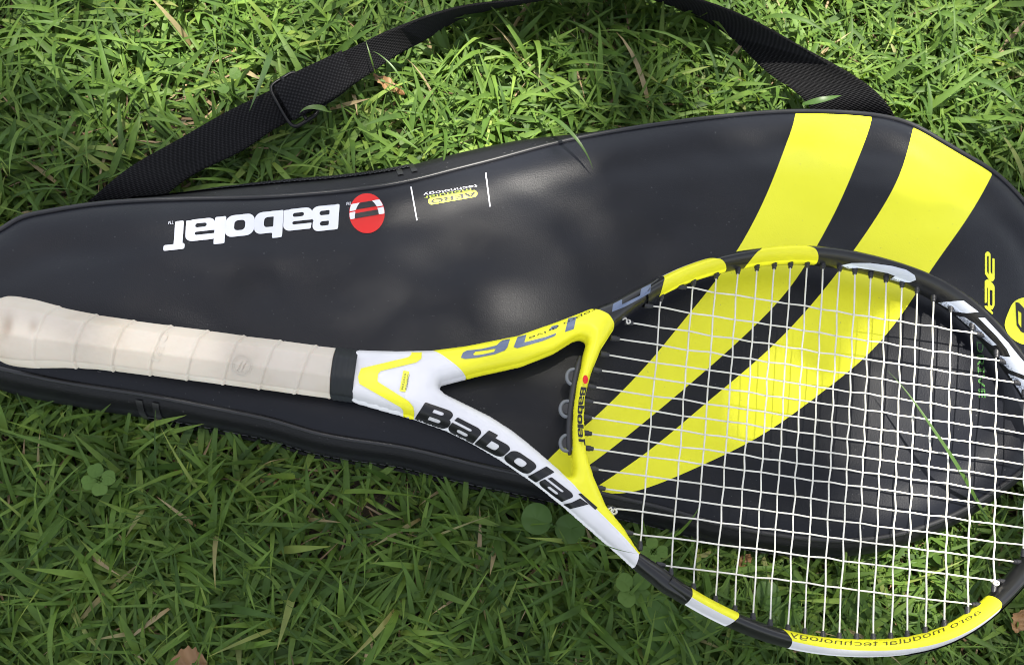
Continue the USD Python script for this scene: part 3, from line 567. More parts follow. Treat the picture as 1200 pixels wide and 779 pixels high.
# text along the bridge: red emblem and small black word reading downwards
rprint('round_emblem', affinity.scale(Point(686, 444.5).buffer(1), 3.2, 5.2), 'print_red', .0003, 1.5)
x = 0.; base = spline([(680.8, 453), (677.6, 472), (676.6, 490), (677.0, 505), (678.6, 521)], 40)
for ch, w in zip('BaboLaT'.replace('L', 'l'), (10.5, 10.5, 10.5, 11, 4.8, 10.5, 9)):
    gl = GL[ch]; wid = .42 if ch == 'l' else 1.04; pts = shapely.transform(gl, lambda c: along(base, np.column_stack([x + c[:, 0] * w / wid, c[:, 1] * 6.8]), up=np.array([1., .12])))
    rprint('printed_letter', pts.buffer(0), 'print_black', .0003, 1.1); x += w + .3
# small outlined text round the lower edge of the head
crv = spline([(1151, 717), (1132, 728), (1111, 737.5), (1090, 745), (1065, 752), (1040, 755.5), (1015, 756.3), (990, 755), (960, 751.2), (924, 744.5)], 120)
v, f = text_tri('aero modular technology'); v = v / np.array([v[:, 0].max(), 1]) * np.array([234, 5.6])
u = unary_union([Polygon(v[t]).buffer(.02) for t in f]); tv, tf = tri_poly(u, .9, .5)
rprint('small_lettering', None, 'print_olive', .0005, tri=(along(crv, tv, flip=-1), tf))

# ---- grip, collar
A0, A1 = at([(-1, 386)], ZR)[0], at([(391, 437.5)], ZR)[0]; axis = A1 - A0; LG = np.linalg.norm(axis); axis /= LG; side = np.array([-axis[1], axis[0], 0])
def lathe(prof_s, prof_r, na, sc_z, disp=None, n_=2.06):
    a = np.linspace(0, 2 * np.pi, na, endpoint=False); S, Aa = np.meshgrid(prof_s, a, indexing='ij'); R = np.repeat(np.asarray(prof_r)[:, None], na, 1)
    if disp is not None: R = R + disp(S, Aa)
    R = R * (1 + .75 * (math.cos(np.pi / 8) / np.cos((Aa + np.pi / 8) % (np.pi / 4) - np.pi / 8) - .97)); c, s = np.cos(Aa), np.sin(Aa); e = 2 / n_
    q = R[..., None] * ((np.sign(c) * abs(c) ** e)[..., None] * side + (np.sign(s) * abs(s) ** e * sc_z)[..., None] * np.array([0, 0, 1.])) * (1 / (1 + .0)) + (A0 + S[..., None] * axis)
    v = q.reshape(-1, 3); f = grid_faces(len(prof_s), na, False, True)[:, ::-1]
    v = np.vstack([v, A0 + prof_s[0] * axis, A0 + prof_s[-1] * axis]); n0 = len(v) - 2; m = (len(prof_s) - 1) * na
    f = np.vstack([f, [(n0, (i + 1) % na, i) for i in range(na)], [(n0 + 1, m + i, m + (i + 1) % na) for i in range(na)]])
    t = trimesh.Trimesh(v, f, process=False)
    return v, (f if t.volume > 0 else f[:, ::-1])
ss = np.r_[np.linspace(0, .006, 14), np.linspace(.0065, LG, 520)]
pr = np.interp(ss, [0, .0015, .004, .010, .020, .028, .038, .055, .09, LG - .001, LG], [.0168, .0182, .0193, .0199, .0195, .0183, .0167, .0155, .0149, .0149, .0146]); pr = gaussian_filter(pr, 3)
PIT = .0212
def gdisp(S, Aa):
    ph = ((S - .030) / PIT + (Aa - np.pi / 2) / (2 * np.pi) * 1.0) % 1.0
    on = smooth01((S - .012) / .03)
    edge_ = np.exp(-(ph / .035) ** 2) + np.exp(-((1 - ph) / .05) ** 2)
    d = on * (.00022 * ph - .00030 * np.exp(-((ph - .02) / .03) ** 2) + .00042 * np.exp(-((ph - .95) / .035) ** 2))
    d = d + .00035 * (meshkit.noise(np.stack([S / .02, np.cos(Aa) * 2, np.sin(Aa) * 2], -1), 2) - .5) + .00012 * (meshkit.noise(np.stack([S / .005, np.cos(Aa) * 6, np.sin(Aa) * 6], -1), 3) - .5)
    for s0, a0, ds, da, dep in ((.0125, 1.75, .0035, .42, .0022), (.026, 1.62, .0025, .26, .0013)):
        d = d - dep * np.exp(-((S - s0) / ds) ** 2 - ((Aa - a0) / da) ** 2)
    return d
gv, gf = lathe(ss, pr, 96, .95, gdisp)
grip = obj('grip', (gv, gf), 'grip_tape', rk, True)
S_, A_ = np.meshgrid(ss, np.linspace(0, 2 * np.pi, 96, endpoint=False), indexing='ij'); dirt = np.zeros(S_.shape)
for s0, a0, ds, da, am in ((.0125, 1.75, .0028, .36, .6), (.026, 1.62, .0022, .22, .35), (.02, 4.5, .02, .8, .25), (LG - .01, 4.4, .03, .5, .3)):
    dirt += am * np.exp(-((S_ - s0) / ds) ** 2 - ((A_ - a0) / da) ** 2)
UsdGeom.PrimvarsAPI(grip).CreatePrimvar('dirt', Sdf.ValueTypeNames.FloatArray, 'vertex').Set(Vt.FloatArray.FromNumpy(np.r_[dirt.ravel(), 0, 0].astype(np.float32)))
Hg_v = gv[gv[:, 2] > ZR]; gt = cKDTree(Hg_v[:, :2])
def Hgrip(x, y):
    d, i = gt.query(np.stack([np.ravel(x), np.ravel(y)], 1), k=4); w = 1 / (d + 1e-5); return np.where(d[:, 0] < .002, (Hg_v[i, 2] * w).sum(1) / w.sum(1), -1)
def gprint(name, poly, cell=1.0, tri=None):
    return obj(name, drape(poly, Hgrip, ZR + .021, ZR, .00024, cell, tri), 'grip_tape', rk, True)
for rr_ in (12.5, 10):
    gprint('embossed_mark', Point(283, 428).buffer(rr_).difference(Point(283, 428).buffer(rr_ - 1.3)))
gprint('embossed_mark', None, tri=small('//', (277.5, 434), (1, .1), (.25, -1), 9, 12, 0))
gprint('embossed_mark', None, tri=small('tac', (185, 427), (.36, -1), (-1, -.36), 40, 11, 0))
cs = np.linspace(0, .0135, 40); cr = .0154 + .0004 * np.minimum(1, cs / .001) - .0003 * np.cos(cs / .0135 * 2 * np.pi * 4) * .5
S0 = A0.copy(); A0 = A0 + axis * (LG + .0002); obj('collar', lathe(cs, cr, 72, .95), 'rubber_black', rk, True); A0 = S0

# ---- strings: each its own part, woven over and under; grommets at both ends
def chord(line_pts):
    g = INN.intersection(LineString(line_pts)); return np.array(g.coords if g.geom_type == 'LineString' else max(g.geoms, key=lambda q: q.length).coords)
AMP = .00085; RS = .00054
def woven(a, b, stops, sign, jit):
    d = b - a; L = np.linalg.norm(d); d = d / L; ts = sorted(t for t in stops if .003 < t < L - .003); K_t, K_z = [0.], [0.]
    sgn = {t: (sign * (-1) ** i) for i, t in enumerate(stops)}
    for t in ts: K_t.append(t); K_z.append(sgn[t] * AMP)
    K_t.append(L); K_z.append(0.); tt = np.linspace(0, L, int(L / .0022)); z = np.interp(tt, K_t, K_z); z = gaussian_filter(z, 1.1, mode='nearest')
    nrm = np.array([-d[1], d[0]]); j = jit * np.sin(tt / L * np.pi) * np.array([1]) + .00035 * np.interp(tt, K_t, rng.uniform(-1, 1, len(K_t))) * np.minimum(1, np.minimum(tt, L - tt) / .01)
    xy = a + tt[:, None] * d + j[:, None] * nrm
    return np.column_stack([xy, ZR + z])
def barrel(p, d):
    """Grommet barrel: stepped collar pointing inwards."""
    d = np.r_[d, 0]; P = np.r_[p, ZR]
    return tube([P - d * .003, P + d * .0006, P + d * .0007, P + d * .0024, P + d * .0026], [.0018, .0018, .00145, .0014, .0011], 12)
mains = []
for j, y in enumerate(VY):
    c = chord([(-.3, y), (.3, y)]); c = c[np.argsort(c[:, 0])]; a, b = c[0], c[-1]
    mains.append((a, b)); stops = [x - a[0] for x in UX]
    P = woven(a, b, stops, 1 if j % 2 else -1, rng.uniform(-.0003, .0003)); obj('main_string', tube(P, RS, 8), 'string_white', rk, True)
    for p, d in ((a, (b - a)), (b, (a - b))): obj('grommet', barrel(p, d / np.linalg.norm(d)), 'grommet_grey', rk, 40)
for i, x in enumerate(UX):
    c = chord([(x, -.3), (x, .3)]); c = c[np.argsort(c[:, 1])]; a, b = c[0], c[-1]; stops = [y - a[1] for y in VY[::-1]]
    P = woven(a, b, stops, (1 if i % 2 else -1) * (1 if (len(VY) - 1) % 2 == 0 else 1), rng.uniform(-.0003, .0003)); obj('cross_string', tube(P, RS, 8), 'string_white', rk, True)
    for p, d in ((a, (b - a)), (b, (a - b))): obj('grommet', barrel(p, d / np.linalg.norm(d)), 'grommet_grey', rk, 40)
for px, r in (((736, 377), .0011), ((719, 599), .0016), ((1167, 683), .0014)):   # tie-off knots
    c = at([px], ZR + .0008)[0]; kn = [tube([c + r * np.array([math.cos(t) * 1.1, math.sin(t) * .9, .5 * math.sin(2 * t + p)]) for t in np.linspace(0, 2 * np.pi, 20, endpoint=False)], .0007, 8, True) for p in (0, 2)]
    kn.append(tube([c + np.array([0, 0, 0.]), c + np.array([-.002, .002, .0006]), c + np.array([-.004, .0005, .001])], .00065, 8)); obj('string_knot', cat_(kn), 'string_white', rk, True)
# grommet strip on the outside of the bridge with three open loops
ln = at(spline([(680, 417), (674, 445), (668.5, 482), (667, 510), (667.5, 533)], 40), ZR + .001); obj('grommet_strip', tube(ln, np.interp(np.linspace(0, 1, 40), [0, .1, .9, 1], [.0008, .0022, .0022, .001]), 10), 'grommet_grey', rk, True)
for px in ((672, 441.5), (664.5, 479), (664.5, 519)):
    c = at([px], ZR + .001)[0]; t = np.linspace(0, 2 * np.pi, 40, endpoint=False); ring = c + np.stack([.0042 * np.cos(t), .0050 * np.sin(t), 0 * t], 1)
    lp = obj('grommet_loop', tube(ring, .0012, 10, True), 'grommet_pale', rk, True); obj('loop_hub', tube([c + [0, 0, -.0006], c + [0, 0, .0006]], .0034, 16), 'grommet_grey', lp, 40)

# ------------------------------------------------------------------ grass
def blade(L, w, elev, az, curl, root=(0, 0, 0), twist=0., seg=6, fold=.25):
    """One grass blade: tapered, folded along its midrib, bending over."""
    p = np.array(root, float); e = elev; out = []; a = az
    for i in range(seg + 1):
        t = i / seg; wd = w * (min(1, .55 + 1.8 * t) if t < .25 else 1) * (1 - max(0, (t - .3) / .7) ** 1.6) / 2
        d = np.array([math.cos(e) * math.cos(a), math.cos(e) * math.sin(a), math.sin(e)]); s = np.array([-math.sin(a), math.cos(a), 0]); u = np.cross(d, s); tw = twist * t; s2 = s * math.cos(tw) + u * math.sin(tw); u2 = np.cross(d, s2)
        out += [p - s2 * wd, p + u2 * (-abs(fold) * wd), p + s2 * wd] if i < seg else [p]
        p = p + d * L / seg; e -= curl / seg; a += twist * .12 / seg
    f = []
    for i in range(seg - 1):
        k0 = i * 3; n0 = k0 + 3
        for q in (0, 1): f += [(k0 + q, k0 + q + 1, n0 + q + 1), (k0 + q, n0 + q + 1, n0 + q)]
    k0 = (seg - 1) * 3; tip = seg * 3; f += [(k0, k0 + 1, tip), (k0 + 1, k0 + 2, tip)]
    return np.array(out), np.array(f)
def tuft(kind, R):
    bl = []
    if kind == 'thatch':
        for _ in range(7):
            bl.append(blade(R.uniform(.015, .04), R.uniform(.0008, .0022), R.uniform(-.1, .35), R.uniform(0, 6.28), R.uniform(-.3, .4), (R.uniform(-.014, .014), R.uniform(-.014, .014), R.uniform(.003, .012)), R.uniform(-1, 1), 4))
        return cat_(bl)
    base = R.uniform(0, 6.28)
    nb = {'low': 9, 'mid': 8, 'tall': 6, 'thin': 7}[kind]
    for i in range(nb):
        az = base + i * 2.4 + R.uniform(-.6, .6); r = R.uniform(.001, .009)
        if kind == 'low': L, w, el, cu, z = R.uniform(.018, .038), R.uniform(.0022, .0046), R.uniform(.15, .75), R.uniform(.2, .8), R.uniform(.004, .018)
        elif kind == 'mid': L, w, el, cu, z = R.uniform(.024, .048), R.uniform(.0020, .0045), R.uniform(.30, .95), R.uniform(.3, 1.2), R.uniform(.002, .016)
        elif kind == 'tall': L, w, el, cu, z = R.uniform(.034, .068), R.uniform(.0018, .0040), R.uniform(.5, 1.15), R.uniform(.6, 1.7), R.uniform(.002, .014)
        else: L, w, el, cu, z = R.uniform(.03, .065), R.uniform(.0008, .0018), R.uniform(.4, 1.2), R.uniform(.3, 1.6), R.uniform(.0, .012)
        bl.append(blade(L, w, el, az, cu, (r * math.cos(az), r * math.sin(az), z), R.uniform(-.9, .9), 6, R.uniform(.05, .45)))
    return cat_(bl)
R = random.Random(11); kinds = ['low'] * 14 + ['mid'] * 14 + ['tall'] * 6 + ['thin'] * 4 + ['thatch'] * 5
protos = [tuft(kd, R) for kd in kinds]; k0 = {kd: (kinds.index(kd), kinds.index(kd) + kinds.count(kd)) for kd in kinds}
foot = BAG.buffer(-.004)
def sow(x0, x1, y0, y1, step, skip=None):
    out = []
    for x in np.arange(x0, x1, step):
        for y in np.arange(y0, y1, step):
            a, b = x + R.uniform(-.5, .5) * step, y + R.uniform(-.5, .5) * step
            if not (skip and skip[0] < a < skip[1] and skip[2] < b < skip[3]): out.append((a, b))
    return np.array(out)
def lawn(pp, near_view):
    inb = shapely.contains_xy(foot, pp[:, 0], pp[:, 1]); dist = shapely.distance(shapely.points(pp), BAG); patchy = meshkit.fbm(np.column_stack([pp / .09, np.zeros(len(pp))]), 3, 8)
    inst = {}
    for i in range(len(pp)):
        if inb[i]: continue
        u, near = R.random(), dist[i] < .02
        if near_view and R.random() < np.clip((.36 - patchy[i]) * 6, 0, .8): continue       # thin places where soil and thatch show
        kd = 'thatch' if u < .14 else 'low' if near or u < .48 else 'mid' if u < .85 else 'tall' if u < .94 else 'thin'
        inst.setdefault(R.randrange(*k0[kd]), []).append((pp[i, 0], pp[i, 1], R.uniform(0, 6.283), R.gauss(0, .10), R.gauss(0, .10), R.uniform(.86, 1.24) * (.85 if near else 1)))
    return inst
GREEN, DRY = [], []
SE1, SE2 = at(spline(E1, 90), np.interp(np.linspace(0, 1, 90), np.linspace(0, 1, len(Z1s)), Z1s)), at(spline(E2, 90), np.interp(np.linspace(0, 1, 90), np.linspace(0, 1, len(Z2s)), Z2s))
STRAP = Polygon(np.vstack([SE1[:, :2], SE2[::-1, :2]])).buffer(.0015); SMID = cKDTree((SE1[:, :2] + SE2[:, :2]) / 2); SZ = (SE1[:, 2] + SE2[:, 2]) / 2
BAGIN = BAG.buffer(-.0035); TN = np.random.default_rng(5); TONE, RCH = ([], []), ([], [])
def blocked(V):
    x, y, z = V[..., 0].ravel(), V[..., 1].ravel(), V[..., 2].ravel(); bad = np.zeros(len(x), bool)
    hi = z > .034; bad[hi] = shapely.contains_xy(BAGIN, x[hi], y[hi])
    hi = z > .022; ins = np.zeros(len(x), bool); ins[hi] = shapely.contains_xy(STRAP, x[hi], y[hi])
    if ins.any(): bad[ins] |= z[ins] > SZ[SMID.query(np.stack([x[ins], y[ins]], 1))[1]] - .012
    return bad.reshape(V.shape[:-1]).any(-1)
for k_, L_ in lawn(sow(-.70, .34, -.36, .50, .0100), True).items():
    v, f = protos[k_]; A = np.array(L_); n_ = len(A); c, s_ = np.cos(A[:, 2]), np.sin(A[:, 2])
    z = v[None, :, 2] + v[None, :, 0] * A[:, 3:4] + v[None, :, 1] * A[:, 4:5]; x = v[None, :, 0] - v[None, :, 2] * A[:, 3:4]; y = v[None, :, 1] - v[None, :, 2] * A[:, 4:5]
    V = np.stack([(x * c[:, None] - y * s_[:, None]) * A[:, 5:6] + A[:, :1], (x * s_[:, None] + y * c[:, None]) * A[:, 5:6] + A[:, 1:2], np.maximum(z, .0005) * A[:, 5:6]], -1)
    m = 13 if kinds[k_] == 'thatch' else 19; fb = f[(f < m).all(1)]; V = V.reshape(-1, m, 3); V = V[~blocked(V)]
    tn = TN.beta(1.6, 2.2, len(V)); tn = np.where(TN.random(len(V)) < .016, TN.uniform(.88, 1, len(V)), tn * .9); TONE[kinds[k_] == 'thatch'].append(np.repeat(tn, m)); RCH[kinds[k_] == 'thatch'].append(np.tile(np.minimum(np.arange(m) // 3 / ((m - 1) // 3), 1), len(V)))
    (DRY if kinds[k_] == 'thatch' else GREEN).append((V.reshape(-1, 3), (fb[None] + (np.arange(len(V)) * m)[:, None, None]).reshape(-1, 3)))
def lawn_obj(name, ms, mt, d):
    o = obj(name, cat_(ms), mt, None, True); pv = UsdGeom.PrimvarsAPI(o)
    for a, b in (('tone', TONE[d]), ('reach', RCH[d])): pv.CreatePrimvar(a, Sdf.ValueTypeNames.FloatArray, 'vertex').Set(Vt.FloatArray.FromNumpy(np.concatenate(b).astype(np.float32)))
    return o
tag(lawn_obj('grass', GREEN, 'lawn_blade', 0), 'short broad bladed green lawn grass all round the bag and racket', 'grass', kind='stuff')
tag(lawn_obj('dry_grass', DRY, 'lawn_dry', 1), 'dead straw coloured blades lying low between the green grass', 'dry grass', kind='stuff')
# the lawn goes on outside the picture, coarser
pi = UsdGeom.PointInstancer.Define(stage, '/World/outer_grass'); tag(pi, 'green lawn grass going on beyond the edges of the picture', 'grass', kind='stuff')
UsdGeom.Scope.Define(stage, '/World/outer_grass/tufts'); paths = []
for i in range(6):
    ms = []
    for _ in range(7):
        v, f = protos[R.randrange(0, 34)]; a = R.uniform(0, 6.28); v = v * 1.15
        ms.append((np.column_stack([v[:, 0] * math.cos(a) - v[:, 1] * math.sin(a) + R.uniform(-.035, .035), v[:, 0] * math.sin(a) + v[:, 1] * math.cos(a) + R.uniform(-.035, .035), v[:, 2]]), f))
    paths.append(f'/World/outer_grass/tufts/grass_patch_{i:03d}'); usdkit.mesh(stage, paths[-1], trimesh.Trimesh(*cat_(ms), process=False), M['grass_blade'], smooth=True)
pi.CreatePrototypesRel().SetTargets(paths)
pp = sow(-3.2, 2.8, -2.8, 3.2, .046, (-.70, .34, -.36, .50)); n = len(pp)
pi.CreatePositionsAttr(Vt.Vec3fArray.FromNumpy(np.column_stack([pp, np.zeros(n)]).astype(np.float32))); pi.CreateProtoIndicesAttr(Vt.IntArray.FromNumpy(np.array([R.randrange(6) for _ in range(n)], np.int32)))
pi.CreateOrientationsAttr(Vt.QuathArray([Gf.Quath(Gf.Rotation(Gf.Vec3d(0, 0, 1), R.uniform(0, 360)).GetQuat()) for _ in range(n)])); pi.CreateScalesAttr(Vt.Vec3fArray.FromNumpy(np.ones((n, 3), np.float32)))

# single long blades that lie over things
def long_blade(px, zs, w, label, m='grass_blade', fold=.2):
    P = at(px, zs); s = np.r_[0, np.cumsum(np.linalg.norm(np.diff(P, axis=0), axis=1))]; c = CubicSpline(s, P); t = np.linspace(0, s[-1], 24); P = c(t); T = c(t, 1); T /= np.linalg.norm(T, axis=1)[:, None]
    S = np.cross(T, [0, 0, 1.]); S /= np.linalg.norm(S, axis=1)[:, None]; U = np.cross(S, T); x = t / s[-1]; wd = w / 2 * np.minimum(1, .5 + 2 * x) * np.clip(1 - np.clip((x - .35) / .65, 0, 1) ** 1.7, .02, 1)
    v = np.stack([P - S * wd[:, None], P - U * (fold * wd)[:, None], P + S * wd[:, None]], 1).reshape(-1, 3); f = grid_faces(24, 3)
    o = obj('grass_blade', (v, f), m, None, True); tag(o, label, 'grass blade', 'single long grass blades lying over the bag and strap'); return o
long_blade([(632, 128), (648, 138), (668, 154), (683, 173), (695, 199)], [.030, .052, .064, .064, .057], .0036, 'curved yellowish grass blade hanging over the upper edge of the bag')
long_blade([(1165, 620), (1140, 577), (1113, 531), (1092, 500), (1068, 466), (1040, 434)], [.030, .058, .078, .081, .081, .079], .0030, 'long green grass blade slanting across the strings at the right')
long_blade([(790, 632), (800, 620), (812, 606), (821, 590)], [.030, .052, .062, .064], .0022, 'short thin green blade under the lower left strings beside the bag')
long_blade([(478, 118), (470, 92), (452, 70), (436, 60)], [.035, .050, .054, .050], .0014, 'thin arching green stem beside the bend of the strap at the top left')
long_blade([(440, 86), (434, 66), (428, 46)], [.036, .052, .054], .0012, 'hair thin straight green stem crossing the strap left of the brown leaf')
long_blade([(940, 122), (958, 118), (986, 112)], [.040, .047, .047], .0046, 'pale yellowish grass tip lying on the strap next to the yellow stripe')
long_blade([(384, 131), (374, 126), (362, 126), (351, 133)], [.036, .050, .051, .048], .0044, 'pale curled grass tip lying on the strap just below the slider')
long_blade([(318, 60), (312, 78), (300, 110), (292, 131)], [.036, .050, .050, .046], .0040, 'green grass blade bent over the strap just left of the slider')
long_blade([(690, 655), (700, 635), (722, 643), (748, 648)], [.036, .080, .087, .088], .0012, 'hair thin dark stem crossing the white lower arm of the racket')

# ------------------------------------------------------------------ clover, weeds, dead leaves
def disc_leaf(c, r, az, tilt_, notch=.25, elong=1.0, cup=.15, n=22, rings=5, veins=True):
    """A round or oval leaf, cupped, starting at its base point c and pointing along az."""
    v = []; f = []
    for i in range(rings + 1):
        q = i / rings
        for j in range(n):
            t = 2 * math.pi * j / n; rr_ = r * q * (1 - notch * math.exp(-((t) / .45) ** 2) - notch * math.exp(-((t - 2 * math.pi) / .45) ** 2)); x = rr_ * math.cos(t) * elong; y = rr_ * math.sin(t)
            v.append((x + r * elong, y, cup * (x * x) / r * -.6 + .26 * abs(y) - .15 * y * y / r - .03 * r * math.sin(7 * t) * q - .02 * r * math.cos(11 * x / r) * q))
    v = np.array(v); f = grid_faces(rings + 1, n, False, True); ca, sa, ct_, st_ = math.cos(az), math.sin(az), math.cos(tilt_), math.sin(tilt_)
    x = v[:, 0] * ct_ - v[:, 2] * st_; z = v[:, 0] * st_ + v[:, 2] * ct_
    v = np.stack([x * ca - v[:, 1] * sa, x * sa + v[:, 1] * ca, z], 1) + np.asarray(c)
    nz = np.cross(v[f[:, 1]] - v[f[:, 0]], v[f[:, 2]] - v[f[:, 0]])[:, 2].sum()
    return v, (f if nz > 0 else f[:, ::-1])
def plant(name, px, z, leaves, label, cat, mt, group=None, stem=.0009):
    c = at([px], z)[0]; t = thing(name, (c[0], c[1], 0), label, cat, group)
    for (dx, dy, r, az, tl_, no, el_, dz) in leaves:
        b = c + np.array([dx, dy, dz]); o = obj('leaf', disc_leaf(b, r, az, tl_, no, el_), mt, t, True)
        obj('stem', tube([np.array([c[0], c[1], .002]), (np.array([c[0], c[1], z * .6]) + b) / 2, b], stem, 6), mt, t, True)
    return t
cl = lambda r, a0, s=1: [(.0016 * math.cos(a), .0016 * math.sin(a), r, a, .12, .22, 1.0, .001 * math.sin(3 * a)) for a in (a0, a0 + 1.75, a0 + 3.25, a0 + 4.75)]
plant('clover', (116, 562), .034, cl(.0048, .3), 'four leaved clover in the grass below the narrow end of the bag', 'clover', 'clover_leaf')
plant('clover', (742, 690), .034, cl(.0062, .9), 'clover with ruffled round leaves below the racket arm', 'clover', 'clover_leaf')
plant('clover', (766, 646), .036, cl(.0042, .1), 'pale small clover between the arm and the lowest strings', 'clover', 'clover_leaf')
plant('clover', (268, 95), .042, [(.002, .002, .0040, 1.2, .2, .15, 1.0, 0), (-.001, -.003, .0040, -1.9, .1, .15, 1, 0)], 'pale clover leaves in the sunny grass above the strap', 'clover', 'clover_leaf')
plant('broadleaf_weed', (648, 614), .035, [(-.001, .0, .0105, 2.95, .08, .06, 1.0, 0), (.002, .0, .0100, -.1, .05, .06, 1.05, -.004)], 'pair of smooth round weed leaves beside the bag below the lettered arm', 'weed', 'weed_leaf', stem=.0012)
plant('broadleaf_weed', (797, 738), .025, [(-.001, .001, .0105, 2.6, .15, .05, 1.5, 0), (.001, .001, .0100, .35, .10, .05, 1.5, 0), (0, -.002, .0105, -1.3, .05, .05, 1.35, -.002), (-.002, -.002, .0100, 3.9, .08, .05, 1.4, -.003)], 'broad leaved weed with four dark leaves under the lower racket rim', 'weed', 'weed_leaf', stem=.0013)
plant('broadleaf_weed', (905, 722), .023, [(0, .002, .0085, 1.9, .05, .05, 1.4, 0), (.001, 0, .0085, .3, .0, .05, 1.4, -.003), (0, -.002, .008, -1.3, .0, .05, 1.3, -.003)], 'broad dark weed leaves seen through the lower strings', 'weed', 'weed_leaf', stem=.0013)
plant('broadleaf_weed', (1000, 730), .022, [(0, 0, .011, .9, .0, .05, 1.2, 0), (0, 0, .009, -2.2, .0, .05, 1.2, -.003)], 'two broad green leaves just inside the lettered racket rim', 'weed', 'weed_leaf', stem=.0013)
def dead_leaf(px, z, L, W, az, curl, label):
    c = at([px], z)[0]; n, m = 26, 9; v = []
    Rr = random.Random(int(px[0]))
    for i in range(n):
        t = i / (n - 1); wd = W * math.sin(math.pi * min(1, t * .96 + .03)) ** .8 * (1 + .12 * math.sin(t * 31 + Rr.random()))
        for j in range(m):
            s = j / (m - 1) * 2 - 1; v.append(((t - .5) * L, s * wd, curl * L * ((t - .5) ** 2 * 1.5 + .6 * s * s * (.3 + t)) + .0012 * math.sin(t * 14 + s * 3) - .0012 * math.exp(-(s / .12) ** 2)))
    v = np.array(v); v = np.stack([v[:, 0] * math.cos(az) - v[:, 1] * math.sin(az), v[:, 0] * math.sin(az) + v[:, 1] * math.cos(az), v[:, 2]], 1) + c
    tag(obj('dry_leaf', (v, grid_faces(n, m)), 'dry_leaf', None, True), label, 'dry leaf')
dead_leaf((456, 101), .027, .026, .0042, -.45, .12, 'brown dead leaf in the grass just below the strap')
dead_leaf((222, 777), .027, .022, .010, .1, .1, 'pale brown dead leaf at the bottom edge of the lawn')
dead_leaf((1194, 727), .026, .018, .006, 1.2, .15, 'tan dead leaf in the grass outside the racket tip')
dead_leaf((318, 562), .020, .014, .004, .2, .1, 'small dull brown dead leaf below the long edge of the bag')
dead_leaf((872, 658), .024, .014, .004, 1.0, .1, 'orange brown leaf scrap seen through the lowest strings')

# ------------------------------------------------------------------ the tree whose shade dapples the lawn
Rt = np.random.default_rng(21)
def leaf_mesh(P, size, n=None):
    """Many single pointed leaves, each folded along its midrib."""
    k_ = len(P); az, el, ro = Rt.uniform(0, 2 * np.pi, k_), Rt.normal(0, .45, k_), Rt.normal(0, .5, k_)
    d = np.stack([np.cos(el) * np.cos(az), np.cos(el) * np.sin(az), np.sin(el)], 1); s = np.stack([-np.sin(az), np.cos(az), 0 * az], 1); u = np.cross(d, s); s = s * np.cos(ro)[:, None] + u * np.sin(ro)[:, None]; u = np.cross(d, s)
    L = size[:, None]; w = L * .27
    v = np.stack([P - d * L / 2, P - d * L * .15 + s * w + u * w * .3, P + d * L * .2 + s * w * .8 + u * w * .25, P + d * L / 2, P + d * L * .2 - s * w * .8 + u * w * .25, P - d * L * .15 - s * w + u * w * .3], 1).reshape(-1, 3)
    b = np.arange(k_)[:, None] * 6; f = np.vstack([b + t for t in ([0, 1, 2], [0, 2, 3], [0, 3, 4], [0, 4, 5])]); return v, f
# gaps in the crown through which the sun reaches the ground: place, radius
GAPS = [((560, 120), .066, 1.0), ((535, 165), .036, 1.0), ((215, 45), .045, 1.0), ((255, 0), .05, 1.0), ((330, 30), .04, .8), ((1060, 40), .09, 1.0), ((970, 45), .05, .9), ((870, 40), .05, .8), ((690, 25), .03, .7), ((1120, 120), .055, .9), ((1175, 90), .04, .9), ((980, 100), .04, .75),
        ((1100, 500), .055, 1.0), ((1150, 440), .035, .8), ((1030, 540), .03, .8), ((1110, 660), .04, .85), ((1000, 700), .035, .8), ((1130, 215), .04, .45), ((960, 190), .04, .45), ((310, 335), .024, .2), ((418, 502), .018, .7), ((120, 150), .03, .45), ((40, 30), .03, .5), ((430, 25), .04, .7), ((600, 560), .03, .35)]
GA = [(at([p], .04)[0, :2], r, a) for p, r, a in GAPS]
P = []
for x in np.arange(-.80, .45, .034):
    for y in np.arange(-.45, .60, .034):
        
        for h in (Rt.uniform(6.2, 7.6), Rt.uniform(7.4, 9.0)): P.append([x + Rt.uniform(-.017, .017), y + Rt.uniform(-.017, .017), 0] + SUN / SUN[2] * h)
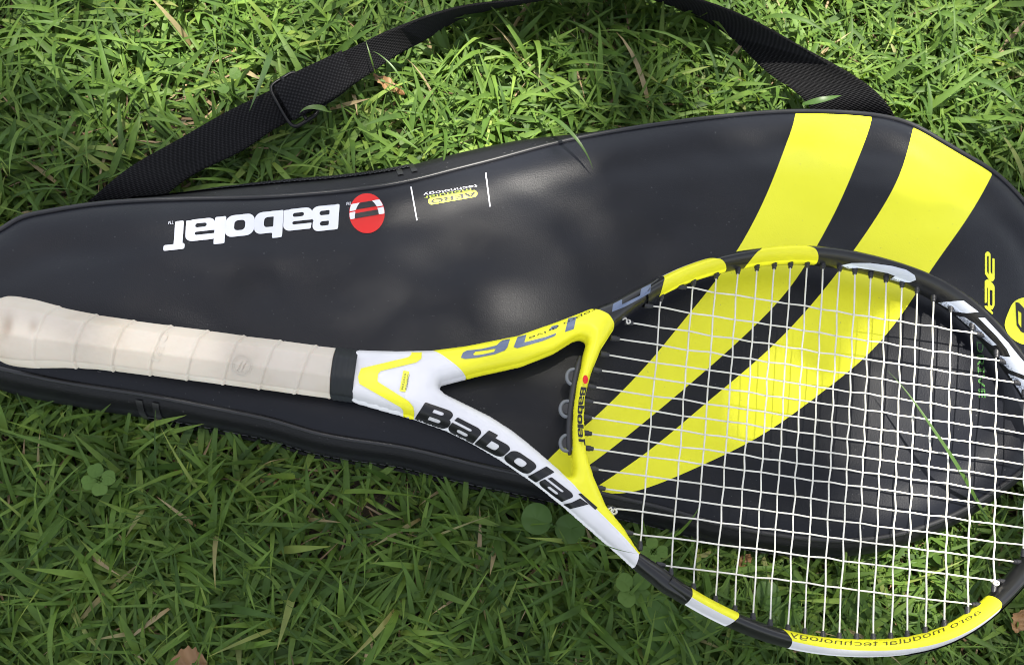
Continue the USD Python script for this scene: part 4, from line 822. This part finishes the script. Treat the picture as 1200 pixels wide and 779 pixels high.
P = np.array(P)
n1 = 15000; q = Rt.normal(size=(n1, 3)); q /= np.linalg.norm(q, axis=1)[:, None]; q *= Rt.uniform(.25, 1, n1)[:, None] ** .5
Q = q * [3.5, 3.6, 1.8] + [2.5, 2.9, 7.6]; nn_ = meshkit.noise(Q / 1.3, 12); Q = Q[(nn_ > .50) & ~((((Q[:, 0] + 1.3) / 1.7) ** 2 + ((Q[:, 1] - 3.1) / .9) ** 2 < 1) & (Rt.random(len(Q)) < .9))]
Q = np.vstack([Q, Rt.normal(size=(900, 3)) * [1.0, .8, .6] + [.6, 1.8, 7.9]])
P = np.vstack([P, Q]); P = P[(P[:, 2] > 4.6)]
sz = Rt.uniform(.055, .105, len(P)); g2 = P[:, :2] - (SUN[:2] / SUN[2])[None] * P[:, 2:3]; ok = np.ones(len(P), bool); rnd = Rt.random(len(P))
for c, r, a in GA:
    dd = np.linalg.norm(g2 - c, axis=1); ok &= ~((dd < r + .020) & (rnd < a))
tr = thing('shade_tree', (2.6, 2.8, 0), 'leafy tree outside the picture whose shade dapples the lawn', 'tree')
obj('crown', leaf_mesh(P[ok], sz[ok]), 'tree_leaf', tr, False)
def limb(pts, r0, r1):
    s = spline(pts, 30); return tube(s, np.linspace(r0, r1, 30), 14)
obj('trunk', limb([(2.6, 2.8, -.05), (2.5, 2.75, 1.6), (2.3, 2.7, 3.6), (1.9, 2.5, 5.8)], .20, .11), 'bark', tr, True)
for pts in ([(2.3, 2.7, 3.6), (1.5, 2.7, 5.2), (.6, 2.6, 6.6), (-.6, 2.5, 7.9)], [(1.9, 2.5, 5.8), (1.5, 2.2, 6.8), (1.1, 2.3, 8.2)], [(1.9, 2.5, 5.8), (2.4, 2.9, 6.9), (3.1, 3.3, 7.8)], [(2.3, 2.7, 3.6), (2.8, 2.1, 5.2), (3.3, 1.2, 6.8)], [(1.5, 2.7, 5.2), (.7, 2.0, 6.4), (.0, 1.9, 7.6)]):
    obj('limb', limb(pts, .085, .02), 'bark', tr, True)
